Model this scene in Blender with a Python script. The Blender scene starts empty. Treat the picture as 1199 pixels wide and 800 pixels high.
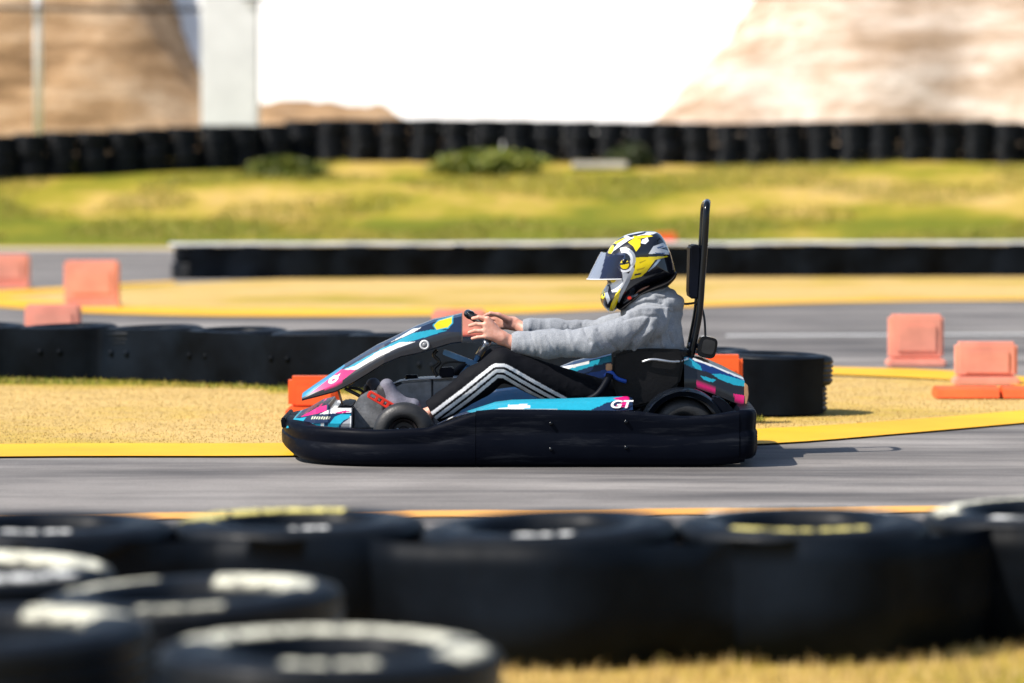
import bpy, bmesh, math, random
import numpy as np
from mathutils import Vector, Matrix, noise as mnoise

random.seed(7); rng = np.random.default_rng(7)
SC = bpy.context.scene
COL = SC.collection
R = math.radians

# ------------------------------------------------------------------ camera model
F = 4587.0; CY = -16.5; CZ = 1.25
PITCH = math.atan(200.0 / F)
def _dir(px, py):
    u = (px - 599.5) / F; v = (400.0 - py) / F
    return u, math.cos(PITCH) + v*math.sin(PITCH), -math.sin(PITCH) + v*math.cos(PITCH)
def K(px, py, Y):
    """point of the vertical plane y=Y seen at a photo pixel -> x, z"""
    u, dy, dz = _dir(px, py); t = (Y - CY)/dy
    return t*u, CZ + t*dz
def K3(px, py, Y):
    x, z = K(px, py, Y); return Vector((x, Y, z))
def G(px, py, z=0.0):
    """point of the ground seen at a photo pixel -> x, y"""
    u, dy, dz = _dir(px, py); t = (z - CZ)/dz
    return t*u, CY + t*dy
def PX(n, Y): return n*(Y - CY)/F          # n pixels as metres at depth Y

# ------------------------------------------------------------------ materials
def new_mat(name):
    m = bpy.data.materials.new(name); m.use_nodes = True
    return m, m.node_tree.nodes, m.node_tree.links, m.node_tree.nodes['Principled BSDF']
def ramp(n, stops):
    r = n.new('ShaderNodeValToRGB'); e = r.color_ramp.elements
    while len(e) < len(stops): e.new(0.5)
    for el, (p, c) in zip(e, stops):
        el.position = p; el.color = (*c, 1) if len(c) == 3 else c
    return r
def mixc(n, l, fac, a, b, mode='MIX'):
    x = n.new('ShaderNodeMix'); x.data_type = 'RGBA'; x.blend_type = mode
    for sock, v in ((x.inputs[0], fac), (x.inputs[6], a), (x.inputs[7], b)):
        if isinstance(v, bpy.types.NodeSocket): l.new(v, sock)
        elif isinstance(v, (int, float)): sock.default_value = v
        else: sock.default_value = (*v, 1)
    return x.outputs[2]
def noise_tex(n, l, scale, detail=4, rough=0.55, vec=None, stretch=None):
    t = n.new('ShaderNodeTexNoise'); t.inputs['Scale'].default_value = scale
    t.inputs['Detail'].default_value = detail; t.inputs['Roughness'].default_value = rough
    tc = n.new('ShaderNodeTexCoord'); src = tc.outputs['Object']
    if stretch:
        mp = n.new('ShaderNodeMapping'); mp.inputs['Scale'].default_value = stretch
        l.new(src, mp.inputs['Vector']); src = mp.outputs['Vector']
    l.new(src, t.inputs['Vector'])
    return t.outputs['Fac']
def bump(n, l, b, h, strength, dist=0.01):
    bp = n.new('ShaderNodeBump'); bp.inputs['Strength'].default_value = strength
    bp.inputs['Distance'].default_value = dist
    l.new(h, bp.inputs['Height']); l.new(bp.outputs['Normal'], b.inputs['Normal'])

def plastic(name, col, rough=0.4, var=0.35, scale=9.0, bumpy=0.0, metal=0.0, spec=0.5, coat=0.0):
    m, n, l, b = new_mat(name)
    f = noise_tex(n, l, scale, 5)
    rr = ramp(n, [(0.3, tuple(c*(1-var) for c in col)), (0.7, tuple(min(1, c*(1+var)) for c in col))])
    l.new(f, rr.inputs[0]); l.new(rr.outputs[0], b.inputs['Base Color'])
    b.inputs['Roughness'].default_value = rough; b.inputs['Metallic'].default_value = metal
    b.inputs['Specular IOR Level'].default_value = spec
    b.inputs['Coat Weight'].default_value = coat
    f2 = noise_tex(n, l, scale*6, 4)
    mr = n.new('ShaderNodeMapRange'); mr.inputs[3].default_value = rough*0.75; mr.inputs[4].default_value = min(1, rough*1.3)
    l.new(f2, mr.inputs[0]); l.new(mr.outputs[0], b.inputs['Roughness'])
    if bumpy: bump(n, l, b, f2, bumpy)
    return m
def painted(name, rough=0.3, coat=0.0, scratch=0.12, fabric=0.0, fscale=400):
    m, n, l, b = new_mat(name)
    a = n.new('ShaderNodeAttribute'); a.attribute_name = 'paint'
    f = noise_tex(n, l, 60, 5)
    rr = ramp(n, [(0.35, (1-scratch,)*3), (0.65, (1, 1, 1))]); l.new(f, rr.inputs[0])
    l.new(mixc(n, l, 1.0, a.outputs['Color'], rr.outputs[0], 'MULTIPLY'), b.inputs['Base Color'])
    b.inputs['Roughness'].default_value = rough; b.inputs['Coat Weight'].default_value = coat
    if fabric:
        b.inputs['Specular IOR Level'].default_value = 0.12
        bump(n, l, b, noise_tex(n, l, fscale, 3), fabric, 0.004)
    return m

M = {}
M['black'] = plastic('black_plastic', (0.0022, 0.0034, 0.0075), 0.5, 0.5, 7, 0.08, spec=0.10)
m, n, l, b = new_mat('bumper_plastic')
f = noise_tex(n, l, 9, 6, 0.7, stretch=(0.35, 1, 3.2)); rr = ramp(n, [(0.56, (0, 0, 0)), (0.72, (0.5,)*3)]); l.new(f, rr.inputs[0])
f2 = noise_tex(n, l, 4, 5); rd = ramp(n, [(0.35, (0.0012, 0.0020, 0.0055)), (0.7, (0.0028, 0.0040, 0.0080))]); l.new(f2, rd.inputs[0])
l.new(mixc(n, l, rr.outputs[0], rd.outputs[0], (0.026, 0.029, 0.036)), b.inputs['Base Color'])
rg = ramp(n, [(0.3, (0.36,)*3), (0.7, (0.62,)*3)]); l.new(f, rg.inputs[0]); l.new(rg.outputs[0], b.inputs['Roughness'])
b.inputs['Specular IOR Level'].default_value = 0.05; bump(n, l, b, noise_tex(n, l, 22, 4, 0.6, stretch=(0.4, 1, 2)), 0.12, 0.006)
M['bumper'] = m
M['black_gloss'] = plastic('black_gloss', (0.004, 0.006, 0.010), 0.2, 0.4, 9, spec=0.3)
M['seat'] = plastic('seat_black', (0.003, 0.003, 0.004), 0.5, 0.4, 12, 0.1, spec=0.25)
M['rubber'] = plastic('kart_rubber', (0.016, 0.016, 0.017), 0.5, 0.4, 20, 0.1)
M['rim'] = plastic('rim_dark', (0.05, 0.04, 0.04), 0.45, 0.3, 20, metal=0.4)
M['tank'] = plastic('tank_grey', (0.21, 0.215, 0.225), 0.35, 0.45, 14, 0.15)
M['steel'] = plastic('steel_silver', (0.55, 0.57, 0.6), 0.3, 0.2, 20, metal=0.8)
M['blue_steel'] = plastic('blue_steel', (0.09, 0.24, 0.46), 0.35, 0.2, 20, metal=0.2)
M['blue'] = plastic('blue_strap', (0.01, 0.07, 0.4), 0.5, 0.2, 20)
M['red'] = plastic('pedal_red', (0.75, 0.035, 0.015), 0.38, 0.15, 20)
M['hose'] = plastic('hose_black', (0.01, 0.01, 0.01), 0.4, 0.2, 20)
M['paint'] = painted('decal_paint', 0.32, 0.2)
M['helmet'] = painted('helmet_paint', 0.2, 0.6, 0.06)
M['trousers'] = painted('trouser_fabric', 0.75, 0, 0.12, 0.25, 120)
M['shoe'] = plastic('shoe_grey', (0.15, 0.15, 0.19), 0.7, 0.25, 30, 0.2)
M['sole'] = plastic('sole_dark', (0.03, 0.03, 0.035), 0.6, 0.25, 30, 0.2)
M['washer'] = plastic('washer_white', (0.75, 0.75, 0.75), 0.4, 0.1, 20)
M['white_mark'] = plastic('mark_white', (0.8, 0.8, 0.78), 0.4, 0.05, 20)
M['tan_plate'] = plastic('tan_plate', (0.45, 0.24, 0.12), 0.5, 0.2, 20)
# hoodie
m, n, l, b = new_mat('hoodie_fleece')
f = noise_tex(n, l, 240, 3); f2 = noise_tex(n, l, 22, 4)
rr = ramp(n, [(0.3, (0.19, 0.205, 0.23)), (0.7, (0.335, 0.352, 0.38))]); l.new(f, rr.inputs[0])
r2 = ramp(n, [(0.3, (0.82,)*3), (0.7, (1.08,)*3)]); l.new(f2, r2.inputs[0])
l.new(mixc(n, l, 1, rr.outputs[0], r2.outputs[0], 'MULTIPLY'), b.inputs['Base Color'])
b.inputs['Roughness'].default_value = 0.95; b.inputs['Sheen Weight'].default_value = 0.25
bump(n, l, b, f, 0.35, 0.004); M['hoodie'] = m
# skin
m, n, l, b = new_mat('skin')
f = noise_tex(n, l, 45, 4)
rr = ramp(n, [(0.35, (0.62, 0.28, 0.2)), (0.65, (0.74, 0.40, 0.30))]); l.new(f, rr.inputs[0])
l.new(rr.outputs[0], b.inputs['Base Color']); b.inputs['Roughness'].default_value = 0.5
b.inputs['Subsurface Weight'].default_value = 0.15; b.inputs['Subsurface Radius'].default_value = (0.01, 0.004, 0.002)
M['skin'] = m
# visor: colour attribute gives a pale half-transparent front, darker and denser sides
m, n, l, b = new_mat('visor')
a = n.new('ShaderNodeAttribute'); a.attribute_name = 'paint'
l.new(a.outputs['Color'], b.inputs['Base Color']); l.new(a.outputs['Alpha'], b.inputs['Alpha'])
b.inputs['Roughness'].default_value = 0.1
M['visor'] = m
# tyre rubber with dust
def tyre_mat(name, base, dust, amt):
    m, n, l, b = new_mat(name)
    a = n.new('ShaderNodeAttribute'); a.attribute_name = 'paint'
    f = noise_tex(n, l, 5, 6, 0.65)
    rr = ramp(n, [(0.42, (0, 0, 0)), (0.75, (amt,)*3)]); l.new(f, rr.inputs[0])
    c = mixc(n, l, rr.outputs[0], base, dust)
    fw = noise_tex(n, l, 30, 5, 0.7)                       # worn paint: flakes with a shape of their own
    rw = ramp(n, [(0.40, (0, 0, 0)), (0.50, (1, 1, 1))]); l.new(fw, rw.inputs[0])
    mm = n.new('ShaderNodeMath'); mm.operation = 'MULTIPLY'; l.new(a.outputs['Alpha'], mm.inputs[0]); l.new(rw.outputs[0], mm.inputs[1])
    l.new(mixc(n, l, mm.outputs[0], c, a.outputs['Color']), b.inputs['Base Color'])
    rg = ramp(n, [(0.3, (0.32,)*3), (0.7, (0.6,)*3)]); l.new(noise_tex(n, l, 11, 4), rg.inputs[0])
    l.new(rg.outputs[0], b.inputs['Roughness'])
    b.inputs['Specular IOR Level'].default_value = 0.12
    bump(n, l, b, noise_tex(n, l, 60, 4), 0.25, 0.006)
    return m
M['tyre'] = tyre_mat('wall_tyre', (0.0035, 0.0055, 0.009), (0.025, 0.028, 0.033), 0.5)
M['tyre_far'] = tyre_mat('wall_tyre_far', (0.0032, 0.005, 0.008), (0.02, 0.021, 0.024), 0.4)
M['belt'] = plastic('belt_black', (0.0035, 0.0055, 0.009), 0.5, 0.8, 2.5, 0.1, spec=0.06)
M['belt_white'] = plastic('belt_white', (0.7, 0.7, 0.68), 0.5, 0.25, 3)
# asphalt
m, n, l, b = new_mat('asphalt')
f1 = noise_tex(n, l, 0.55, 6, 0.6); f2 = noise_tex(n, l, 160, 3, 0.7)
f3 = noise_tex(n, l, 1.0, 5, 0.65, stretch=(0.22, 1.3, 1))
r1 = ramp(n, [(0.32, (0.165, 0.152, 0.144)), (0.5, (0.235, 0.216, 0.203)), (0.66, (0.30, 0.278, 0.262))]); l.new(f1, r1.inputs[0])
r3 = ramp(n, [(0.40, (1.05, 1.05, 1.03)), (0.62, (0.36, 0.36, 0.37))]); l.new(f3, r3.inputs[0])      # rubber laid along the racing line
c = mixc(n, l, 1, r1.outputs[0], r3.outputs[0], 'MULTIPLY')
r2 = ramp(n, [(0.3, (0.7,)*3), (0.7, (1.2,)*3)]); l.new(f2, r2.inputs[0])
l.new(mixc(n, l, 1, c, r2.outputs[0], 'MULTIPLY'), b.inputs['Base Color'])
b.inputs['Roughness'].default_value = 0.85; bump(n, l, b, f2, 0.3, 0.005); M['asphalt'] = m
def line_paint(name, c1, c2, under=(0.17, 0.16, 0.16)):
    m, n, l, b = new_mat(name)
    f = noise_tex(n, l, 1.3, 5); r1 = ramp(n, [(0.3, c1), (0.7, c2)]); l.new(f, r1.inputs[0])
    f2 = noise_tex(n, l, 14, 6, 0.75); r2 = ramp(n, [(0.62, (0, 0, 0)), (0.74, (0.6,)*3)]); l.new(f2, r2.inputs[0])
    l.new(mixc(n, l, r2.outputs[0], r1.outputs[0], under), b.inputs['Base Color'])
    b.inputs['Roughness'].default_value = 0.6; bump(n, l, b, f2, 0.2, 0.004)
    return m
M['yellow'] = line_paint('yellow_paint', (0.74, 0.36, 0.003), (0.82, 0.47, 0.006))
M['white_line'] = line_paint('white_paint', (0.55, 0.55, 0.53), (0.65, 0.65, 0.63))
M['orange_line'] = line_paint('orange_paint', (0.70, 0.30, 0.05), (0.78, 0.42, 0.10))
# grass ground: dry straw and green patches, 'green' attribute shifts the balance
def grass_mat(name, attr):
    m, n, l, b = new_mat(name)
    f1 = noise_tex(n, l, 0.32, 6, 0.62); f2 = noise_tex(n, l, 3.2, 6, 0.7); f3 = noise_tex(n, l, 40, 4, 0.7)
    if attr:
        a = n.new('ShaderNodeAttribute'); a.attribute_name = 'green'; off = a.outputs['Fac']
    s = n.new('ShaderNodeMath'); s.operation = 'ADD'; l.new(f1, s.inputs[0])
    if attr: l.new(off, s.inputs[1])
    else: s.inputs[1].default_value = 0.0
    k_ = n.new('ShaderNodeMath'); k_.operation = 'MULTIPLY_ADD'; k_.inputs[1].default_value = 1.5; k_.inputs[2].default_value = -0.25; l.new(s.outputs[0], k_.inputs[0]); s = k_
    s2 = n.new('ShaderNodeMath'); s2.operation = 'MULTIPLY_ADD'; l.new(f2, s2.inputs[0]); s2.inputs[1].default_value = 0.45; l.new(s.outputs[0], s2.inputs[2])
    rr = ramp(n, [(0.52, (0.60, 0.41, 0.15)), (0.70, (0.50, 0.345, 0.075)), (0.84, (0.31, 0.26, 0.022)), (1.0, (0.15, 0.165, 0.010))])
    l.new(s2.outputs[0], rr.inputs[0])
    r3 = ramp(n, [(0.3, (0.80,)*3), (0.7, (1.12,)*3)]); l.new(f3, r3.inputs[0])
    r4 = ramp(n, [(0.3, (0.8,)*3), (0.7, (1.12,)*3)]); l.new(f2, r4.inputs[0])
    c = mixc(n, l, 1, rr.outputs[0], r3.outputs[0], 'MULTIPLY')
    l.new(mixc(n, l, 1, c, r4.outputs[0], 'MULTIPLY'), b.inputs['Base Color'])
    b.inputs['Roughness'].default_value = 0.9; b.inputs['Specular IOR Level'].default_value = 0.2
    bump(n, l, b, f3, 0.25, 0.02)
    return m
M['ground'] = grass_mat('grass_ground', True)
M['blade'] = painted('grass_blade', 0.7, 0, 0.2)
M['leaf'] = painted('leaf', 0.55, 0, 0.2)
# earth bank
m, n, l, b = new_mat('earth_bank')
f1 = noise_tex(n, l, 0.8, 8, 0.65, stretch=(0.35, 1, 2.2)); f2 = noise_tex(n, l, 3.5, 6, 0.7, stretch=(0.7, 1, 1.8)); f3 = noise_tex(n, l, 16, 5, 0.7)
a = n.new('ShaderNodeAttribute'); a.attribute_name = 'green'
r1 = ramp(n, [(0.36, (0.34, 0.23, 0.14)), (0.5, (0.55, 0.42, 0.32)), (0.62, (0.72, 0.62, 0.53))]); l.new(f1, r1.inputs[0])
r1b = ramp(n, [(0.36, (0.20, 0.115, 0.05)), (0.5, (0.43, 0.27, 0.14)), (0.64, (0.60, 0.44, 0.29))]); l.new(f1, r1b.inputs[0])
c = mixc(n, l, a.outputs['Fac'], r1.outputs[0], r1b.outputs[0])
r2 = ramp(n, [(0.3, (0.72, 0.68, 0.62)), (0.65, (1.1, 1.1, 1.1))]); l.new(f2, r2.inputs[0])
r3 = ramp(n, [(0.3, (0.75,)*3), (0.7, (1.15,)*3)]); l.new(f3, r3.inputs[0])
c = mixc(n, l, 1, c, r2.outputs[0], 'MULTIPLY'); l.new(mixc(n, l, 1, c, r3.outputs[0], 'MULTIPLY'), b.inputs['Base Color'])
b.inputs['Roughness'].default_value = 0.95; bump(n, l, b, f2, 0.6, 0.12); M['bank'] = m
M['white_wall'] = plastic('white_render', (0.86, 0.84, 0.80), 0.7, 0.06, 0.8, 0.05)
M['pale_post'] = plastic('pale_post', (0.82, 0.82, 0.82), 0.6, 0.08, 2)
M['cable'] = plastic('cable_black', (0.01, 0.012, 0.02), 0.5, 0.2, 4)
M['slab'] = plastic('pale_slab', (0.6, 0.55, 0.48), 0.8, 0.15, 4, 0.2)
M['orange'] = plastic('orange_plastic', (0.80, 0.12, 0.022), 0.5, 0.15, 6, 0.05)
M['salmon'] = plastic('faded_orange_plastic', (0.80, 0.32, 0.23), 0.55, 0.14, 6, 0.05)

# ------------------------------------------------------------------ object helpers
def wloc(o):
    v = Vector((0, 0, 0))
    while o is not None: v += o.location; o = o.parent
    return v
def link(name, me, mat=None, parent=None):
    o = bpy.data.objects.new(name, me); COL.objects.link(o)
    if parent is not None: o.parent = parent
    if mat is not None and me is not None: me.materials.append(mat)
    return o
def mk(name, verts, faces, mat, parent=None, smooth=True, loc=None):
    """one mesh object from world-space vertices"""
    me = bpy.data.meshes.new(name)
    off = wloc(parent) if parent is not None else Vector(loc or (0, 0, 0))
    v = np.asarray(verts, dtype=np.float64) - np.array(off)
    me.from_pydata(v.tolist(), [], [list(map(int, f)) for f in faces]); me.validate(); me.update()
    if smooth: me.polygons.foreach_set('use_smooth', [True]*len(me.polygons))
    o = link(name, me, mat, parent)
    if parent is None: o.location = off
    return o
def mkbm(name, bm, mat, parent=None, smooth=True, loc=None):
    bmesh.ops.recalc_face_normals(bm, faces=bm.faces)
    bm.verts.index_update()
    V = [v.co[:] for v in bm.verts]; Fc = [[v.index for v in f.verts] for f in bm.faces]; bm.free()
    return mk(name, V, Fc, mat, parent, smooth, loc)
def autosmooth(o, ang=35):
    me = o.data; bm = bmesh.new(); bm.from_mesh(me); lim = R(ang)
    for e in bm.edges:
        if len(e.link_faces) == 2: e.smooth = e.calc_face_angle(0) < lim
    bm.to_mesh(me); bm.free(); return o
def thing(name, label, cat, loc, group=None):
    o = bpy.data.objects.new(name, None); COL.objects.link(o); o.location = loc
    o.empty_display_size = 0.1
    tag(o, label, cat, group); return o
def tag(o, label=None, cat=None, group=None, kind=None):
    if label: o['label'] = label
    if cat: o['category'] = cat
    if group: o['group'] = group
    if kind: o['kind'] = kind
    return o
def tube_pts(pts, rad, seg=10, closed=False, cap=True):
    pts = [Vector(p) for p in pts]; nP = len(pts)
    rad = rad if isinstance(rad, (list, tuple)) else [rad]*nP
    V, Fc = [], []; prev = None
    for i, p in enumerate(pts):
        if closed: t = pts[(i+1) % nP] - pts[i-1]
        else: t = pts[min(i+1, nP-1)] - pts[max(i-1, 0)]
        t.normalize()
        if prev is None:
            up = Vector((0, 0, 1)) if abs(t.z) < 0.9 else Vector((0, 1, 0))
            a = t.cross(up).normalized()
        else:
            a = (prev - t*prev.dot(t)).normalized()
        prev = a; bb = t.cross(a)
        for k in range(seg):
            an = 2*math.pi*k/seg
            V.append(p + (a*math.cos(an) + bb*math.sin(an))*rad[i])
    m_ = nP if closed else nP-1
    for i in range(m_):
        j = (i+1) % nP
        for k in range(seg):
            k2 = (k+1) % seg
            Fc.append((i*seg+k, i*seg+k2, j*seg+k2, j*seg+k))
    if cap and not closed:
        Fc.append(tuple(range(seg-1, -1, -1))); Fc.append(tuple((nP-1)*seg+k for k in range(seg)))
    return V, Fc
def spline(pts, n=8):
    """Catmull-Rom through points"""
    P = [Vector(p) for p in pts]; out = []
    for i in range(len(P)-1):
        p0, p1, p2, p3 = P[max(i-1, 0)], P[i], P[i+1], P[min(i+2, len(P)-1)]
        for k in range(n):
            t = k/n
            out.append(0.5*((2*p1) + (p2-p0)*t + (2*p0-5*p1+4*p2-p3)*t*t + (3*p1-p0-3*p2+p3)*t**3))
    out.append(P[-1]); return out
def tube(name, pts, rad, mat, parent, seg=10, closed=False, n=0):
    if n: pts = spline(pts, n)
    V, Fc = tube_pts(pts, rad, seg, closed); return mk(name, V, Fc, mat, parent)
def prism(name, poly, y0, y1, mat, parent, bev=0.006, seg=2, smooth=True):
    """polygon of (x,z) extruded over depth with bevelled edges"""
    bm = bmesh.new()
    vs = [bm.verts.new((x, y0, z)) for x, z in poly]; f = bm.faces.new(vs)
    r = bmesh.ops.extrude_face_region(bm, geom=[f])
    for v in r['geom']:
        if isinstance(v, bmesh.types.BMVert): v.co.y = y1
    if bev: bmesh.ops.bevel(bm, geom=list(bm.edges), offset=bev, segments=seg, affect='EDGES', clamp_overlap=True)
    o = mkbm(name, bm, mat, parent, smooth); return autosmooth(o, 40)
def prism_px(name, pts, Y0, Y1, mat, parent, **kw):
    return prism(name, [K(x, y, Y0) for x, y in pts], Y0, Y1, mat, parent, **kw)
def box_bm(bm, c, s, bev=0.0, rot=None):
    r = bmesh.ops.create_cube(bm, size=1.0)
    mt = Matrix.Translation(c) @ (rot.to_4x4() if rot else Matrix.Identity(4)) @ Matrix.Diagonal((*s, 1))
    bmesh.ops.transform(bm, matrix=mt, verts=r['verts'])
    if bev:
        ed = list({e for v in r['verts'] for e in v.link_edges})
        bmesh.ops.bevel(bm, geom=ed, offset=bev, segments=2, affect='EDGES')
def box(name, c, s, mat, parent, bev=0.006, rot=None):
    bm = bmesh.new(); box_bm(bm, c, s, bev, rot)
    return autosmooth(mkbm(name, bm, mat, parent), 40)
def grid_faces(nu, nv, closed_v=False):
    out = []
    for i in range(nu-1):
        for j in range(nv if closed_v else nv-1):
            j2 = (j+1) % nv
            out.append((i*nv+j, i*nv+j2, (i+1)*nv+j2, (i+1)*nv+j))
    return out
def interp(pts, x):
    xs = [p[0] for p in pts]; ys = [p[1] for p in pts]; return float(np.interp(x, xs, ys))
def resample(poly, n):
    P = np.array(poly, float); d = np.r_[0, np.cumsum(np.linalg.norm(np.diff(P, axis=0), axis=1))]
    t = np.linspace(0, d[-1], n); return np.stack([np.interp(t, d, P[:, k]) for k in range(P.shape[1])], 1)

def in_poly(px, pz, poly):
    c = np.zeros(px.shape, bool); n_ = len(poly); j = n_-1
    for i in range(n_):
        xi, zi = poly[i]; xj, zj = poly[j]
        cond = ((zi > pz) != (zj > pz)) & (px < (xj-xi)*(pz-zi)/((zj-zi) if zj != zi else 1e-12) + xi)
        c ^= cond; j = i
    return c
def paint(o, base, shapes, Y0, mask=None):
    """livery: colour attribute from side-view polygons (photo pixels on the plane y=Y0)"""
    me = o.data; nv = len(me.vertices); co = np.empty(nv*3); me.vertices.foreach_get('co', co); co = co.reshape(-1, 3) + np.array(wloc(o))
    colr = np.tile(np.array([*base, 1.0]), (nv, 1))
    for sh in shapes:
        poly, c = sh[0], sh[1]
        pl = [K(x, y, Y0) for x, y in poly]
        s = in_poly(co[:, 0], co[:, 2], pl)
        if mask is not None: s &= mask(co)
        colr[s, :3] = c
    at = me.color_attributes.new('paint', 'FLOAT_COLOR', 'POINT'); at.data.foreach_set('color', colr.astype(np.float32).ravel())
    return o
def ell(cx, cy, rx, ry, rot=0, n_=20):
    return [(cx + rx*math.cos(a)*math.cos(rot) - ry*math.sin(a)*math.sin(rot), cy + rx*math.cos(a)*math.sin(rot) + ry*math.sin(a)*math.cos(rot))
            for a in (2*math.pi*k/n_ for k in range(n_))]

# ------------------------------------------------------------------ implicit surfaces (continuous bodies)
class Vox:
    def __init__(s, lo, hi, res):
        s.lo = np.array(lo, float); s.res = res
        s.n = np.ceil((np.array(hi)-s.lo)/res).astype(int)+1
        s.f = np.full(s.n, 1.0, np.float32)
    def axes(s, lo, hi):
        a = np.maximum(np.floor((np.array(lo)-s.lo)/s.res).astype(int), 0)
        b = np.minimum(np.ceil((np.array(hi)-s.lo)/s.res).astype(int)+1, s.n)
        ax = [s.lo[k] + np.arange(a[k], b[k])*s.res for k in range(3)]
        return tuple(slice(a[k], b[k]) for k in range(3)), ax
    def cone(s, A, B, ra, rb, k=0.02, sy=1.0):
        A = np.array(A, float); B = np.array(B, float); m_ = max(ra, rb)+k+0.01
        pad = np.array([m_, m_*sy, m_])
        sl, ax = s.axes(np.minimum(A, B)-pad, np.maximum(A, B)+pad)
        if any(len(x) == 0 for x in ax): return
        X, Y, Z = np.meshgrid(*ax, indexing='ij', sparse=True)
        d = B-A; d[1] /= sy; L = max(float(d @ d), 1e-9)
        px, py, pz = X-A[0], (Y-A[1])/sy, Z-A[2]
        t = np.clip((px*d[0]+py*d[1]+pz*d[2])/L, 0, 1)
        ds = np.sqrt((px-t*d[0])**2 + (py-t*d[1])**2 + (pz-t*d[2])**2) - (ra+(rb-ra)*t)
        s.smin(sl, ds.astype(np.float32), k)
    def smin(s, sl, ds, k):
        a = s.f[sl]; h = np.maximum(k-np.abs(a-ds), 0)/k
        s.f[sl] = np.minimum(a, ds) - h*h*k*0.25
    def cut(s, fn):
        """keep where fn(X,Y,Z) < 0"""
        sl, ax = s.axes(s.lo, s.lo+s.n*s.res)
        X, Y, Z = np.meshgrid(*ax, indexing='ij', sparse=True)
        s.f = np.maximum(s.f, fn(X, Y, Z).astype(np.float32))
    def mesh(s):
        f = s.f; S = f < 0
        c = [S[i:S.shape[0]-1+i, j:S.shape[1]-1+j, k:S.shape[2]-1+k] for i in (0, 1) for j in (0, 1) for k in (0, 1)]
        allc = c[0].copy(); anyc = c[0].copy()
        for q in c[1:]: allc &= q; anyc |= q
        act = anyc & ~allc; I = np.argwhere(act)
        idx = np.full(act.shape, -1, np.int64); idx[act] = np.arange(len(I))
        corn = [(i, j, k) for i in (0, 1) for j in (0, 1) for k in (0, 1)]
        val = np.stack([f[I[:, 0]+i, I[:, 1]+j, I[:, 2]+k] for i, j, k in corn], 1)
        P = np.zeros((len(I), 3)); N = np.zeros(len(I))
        for a in range(8):
            for b_ in range(a+1, 8):
                ca, cb = np.array(corn[a]), np.array(corn[b_])
                if np.abs(ca-cb).sum() != 1: continue
                va, vb = val[:, a], val[:, b_]; m_ = (va < 0) != (vb < 0)
                t = np.where(m_, va/np.where(m_, va-vb, 1), 0)
                P[m_] += (ca + t[m_, None]*(cb-ca)); N += m_
        V = s.lo + (I + P/N[:, None])*s.res
        faces = []
        for ax in range(3):
            o1, o2 = [(1, 2), (2, 0), (0, 1)][ax]
            sl0 = [slice(None)]*3; sl1 = [slice(None)]*3
            sl0[ax] = slice(0, -1); sl1[ax] = slice(1, None)
            A, B = S[tuple(sl0)], S[tuple(sl1)]
            E = np.argwhere(A != B)
            ok = (E[:, o1] > 0) & (E[:, o2] > 0) & (E[:, o1] < act.shape[o1]) & (E[:, o2] < act.shape[o2]); E = E[ok]
            u1 = np.zeros(3, int); u1[o1] = 1; u2 = np.zeros(3, int); u2[o2] = 1
            q = np.stack([idx[tuple((E-d_).T)] for d_ in (u1+u2, u2, 0*u1, u1)], 1)
            flip = ~A[tuple(E.T)]; q[flip] = q[flip][:, ::-1]
            faces.append(q)
        return V, np.concatenate(faces)
def vnormals(o):
    me = o.data; a = np.empty(len(me.vertices)*3); me.vertices.foreach_get('normal', a); return a.reshape(-1, 3)
def wrinkle(o, amp, freq, stretch=(1, 1, 1), seed=0):
    me = o.data; nv = len(me.vertices); co = np.empty(nv*3); me.vertices.foreach_get('co', co); co = co.reshape(-1, 3); nn = vnormals(o)
    for i in range(nv):
        p = Vector((co[i, 0]*stretch[0]+seed, co[i, 1]*stretch[1], co[i, 2]*stretch[2]))*freq
        v = mnoise.noise(p) + 0.5*mnoise.noise(p*2.1)
        co[i] += nn[i]*amp*(1-2*abs(v))*0.6
    me.vertices.foreach_set('co', co.ravel()); me.update()

# ================================================================== SETTING
def hgt(x, y):
    t = min(max((y-46.5)/10.0, 0), 1); t = t*t*(3-2*t)
    z = 1.42*t
    if y > 46.5: z += 0.10*t*(mnoise.noise(Vector((x*0.25, y*0.3, 3.1))) + 0.6*mnoise.noise(Vector((x*0.8, y*0.8, 7.7))))
    return z
xs = np.unique(np.r_[np.linspace(-400, -30, 16), np.arange(-30, 30.1, 0.5), np.linspace(30, 400, 16)])
ys = np.unique(np.r_[np.linspace(-60, -12, 10), np.arange(-12, 46, 0.8), np.arange(46, 62, 0.33), np.linspace(62, 700, 24)])
V = [(x, y, hgt(x, y)) for x in xs for y in ys]
ground = mk('ground', V, grid_faces(len(xs), len(ys)), M['ground']); tag(ground, kind='structure')
def green_attr(o, fn):
    me = o.data; at = me.attributes.new('green', 'FLOAT', 'POINT')
    at.data.foreach_set('value', [fn(*(v.co+wloc(o))) for v in me.vertices])
def gfield(x, y, z):
    if y > 46:
        return 0.06 + 0.04*math.sin(x*0.5+y) + (0.10 if y < 50 else 0) + (-0.25 if y < 47.2 else 0)
    if y < -4: return -0.06
    return 0.0
green_attr(ground, gfield)

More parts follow.
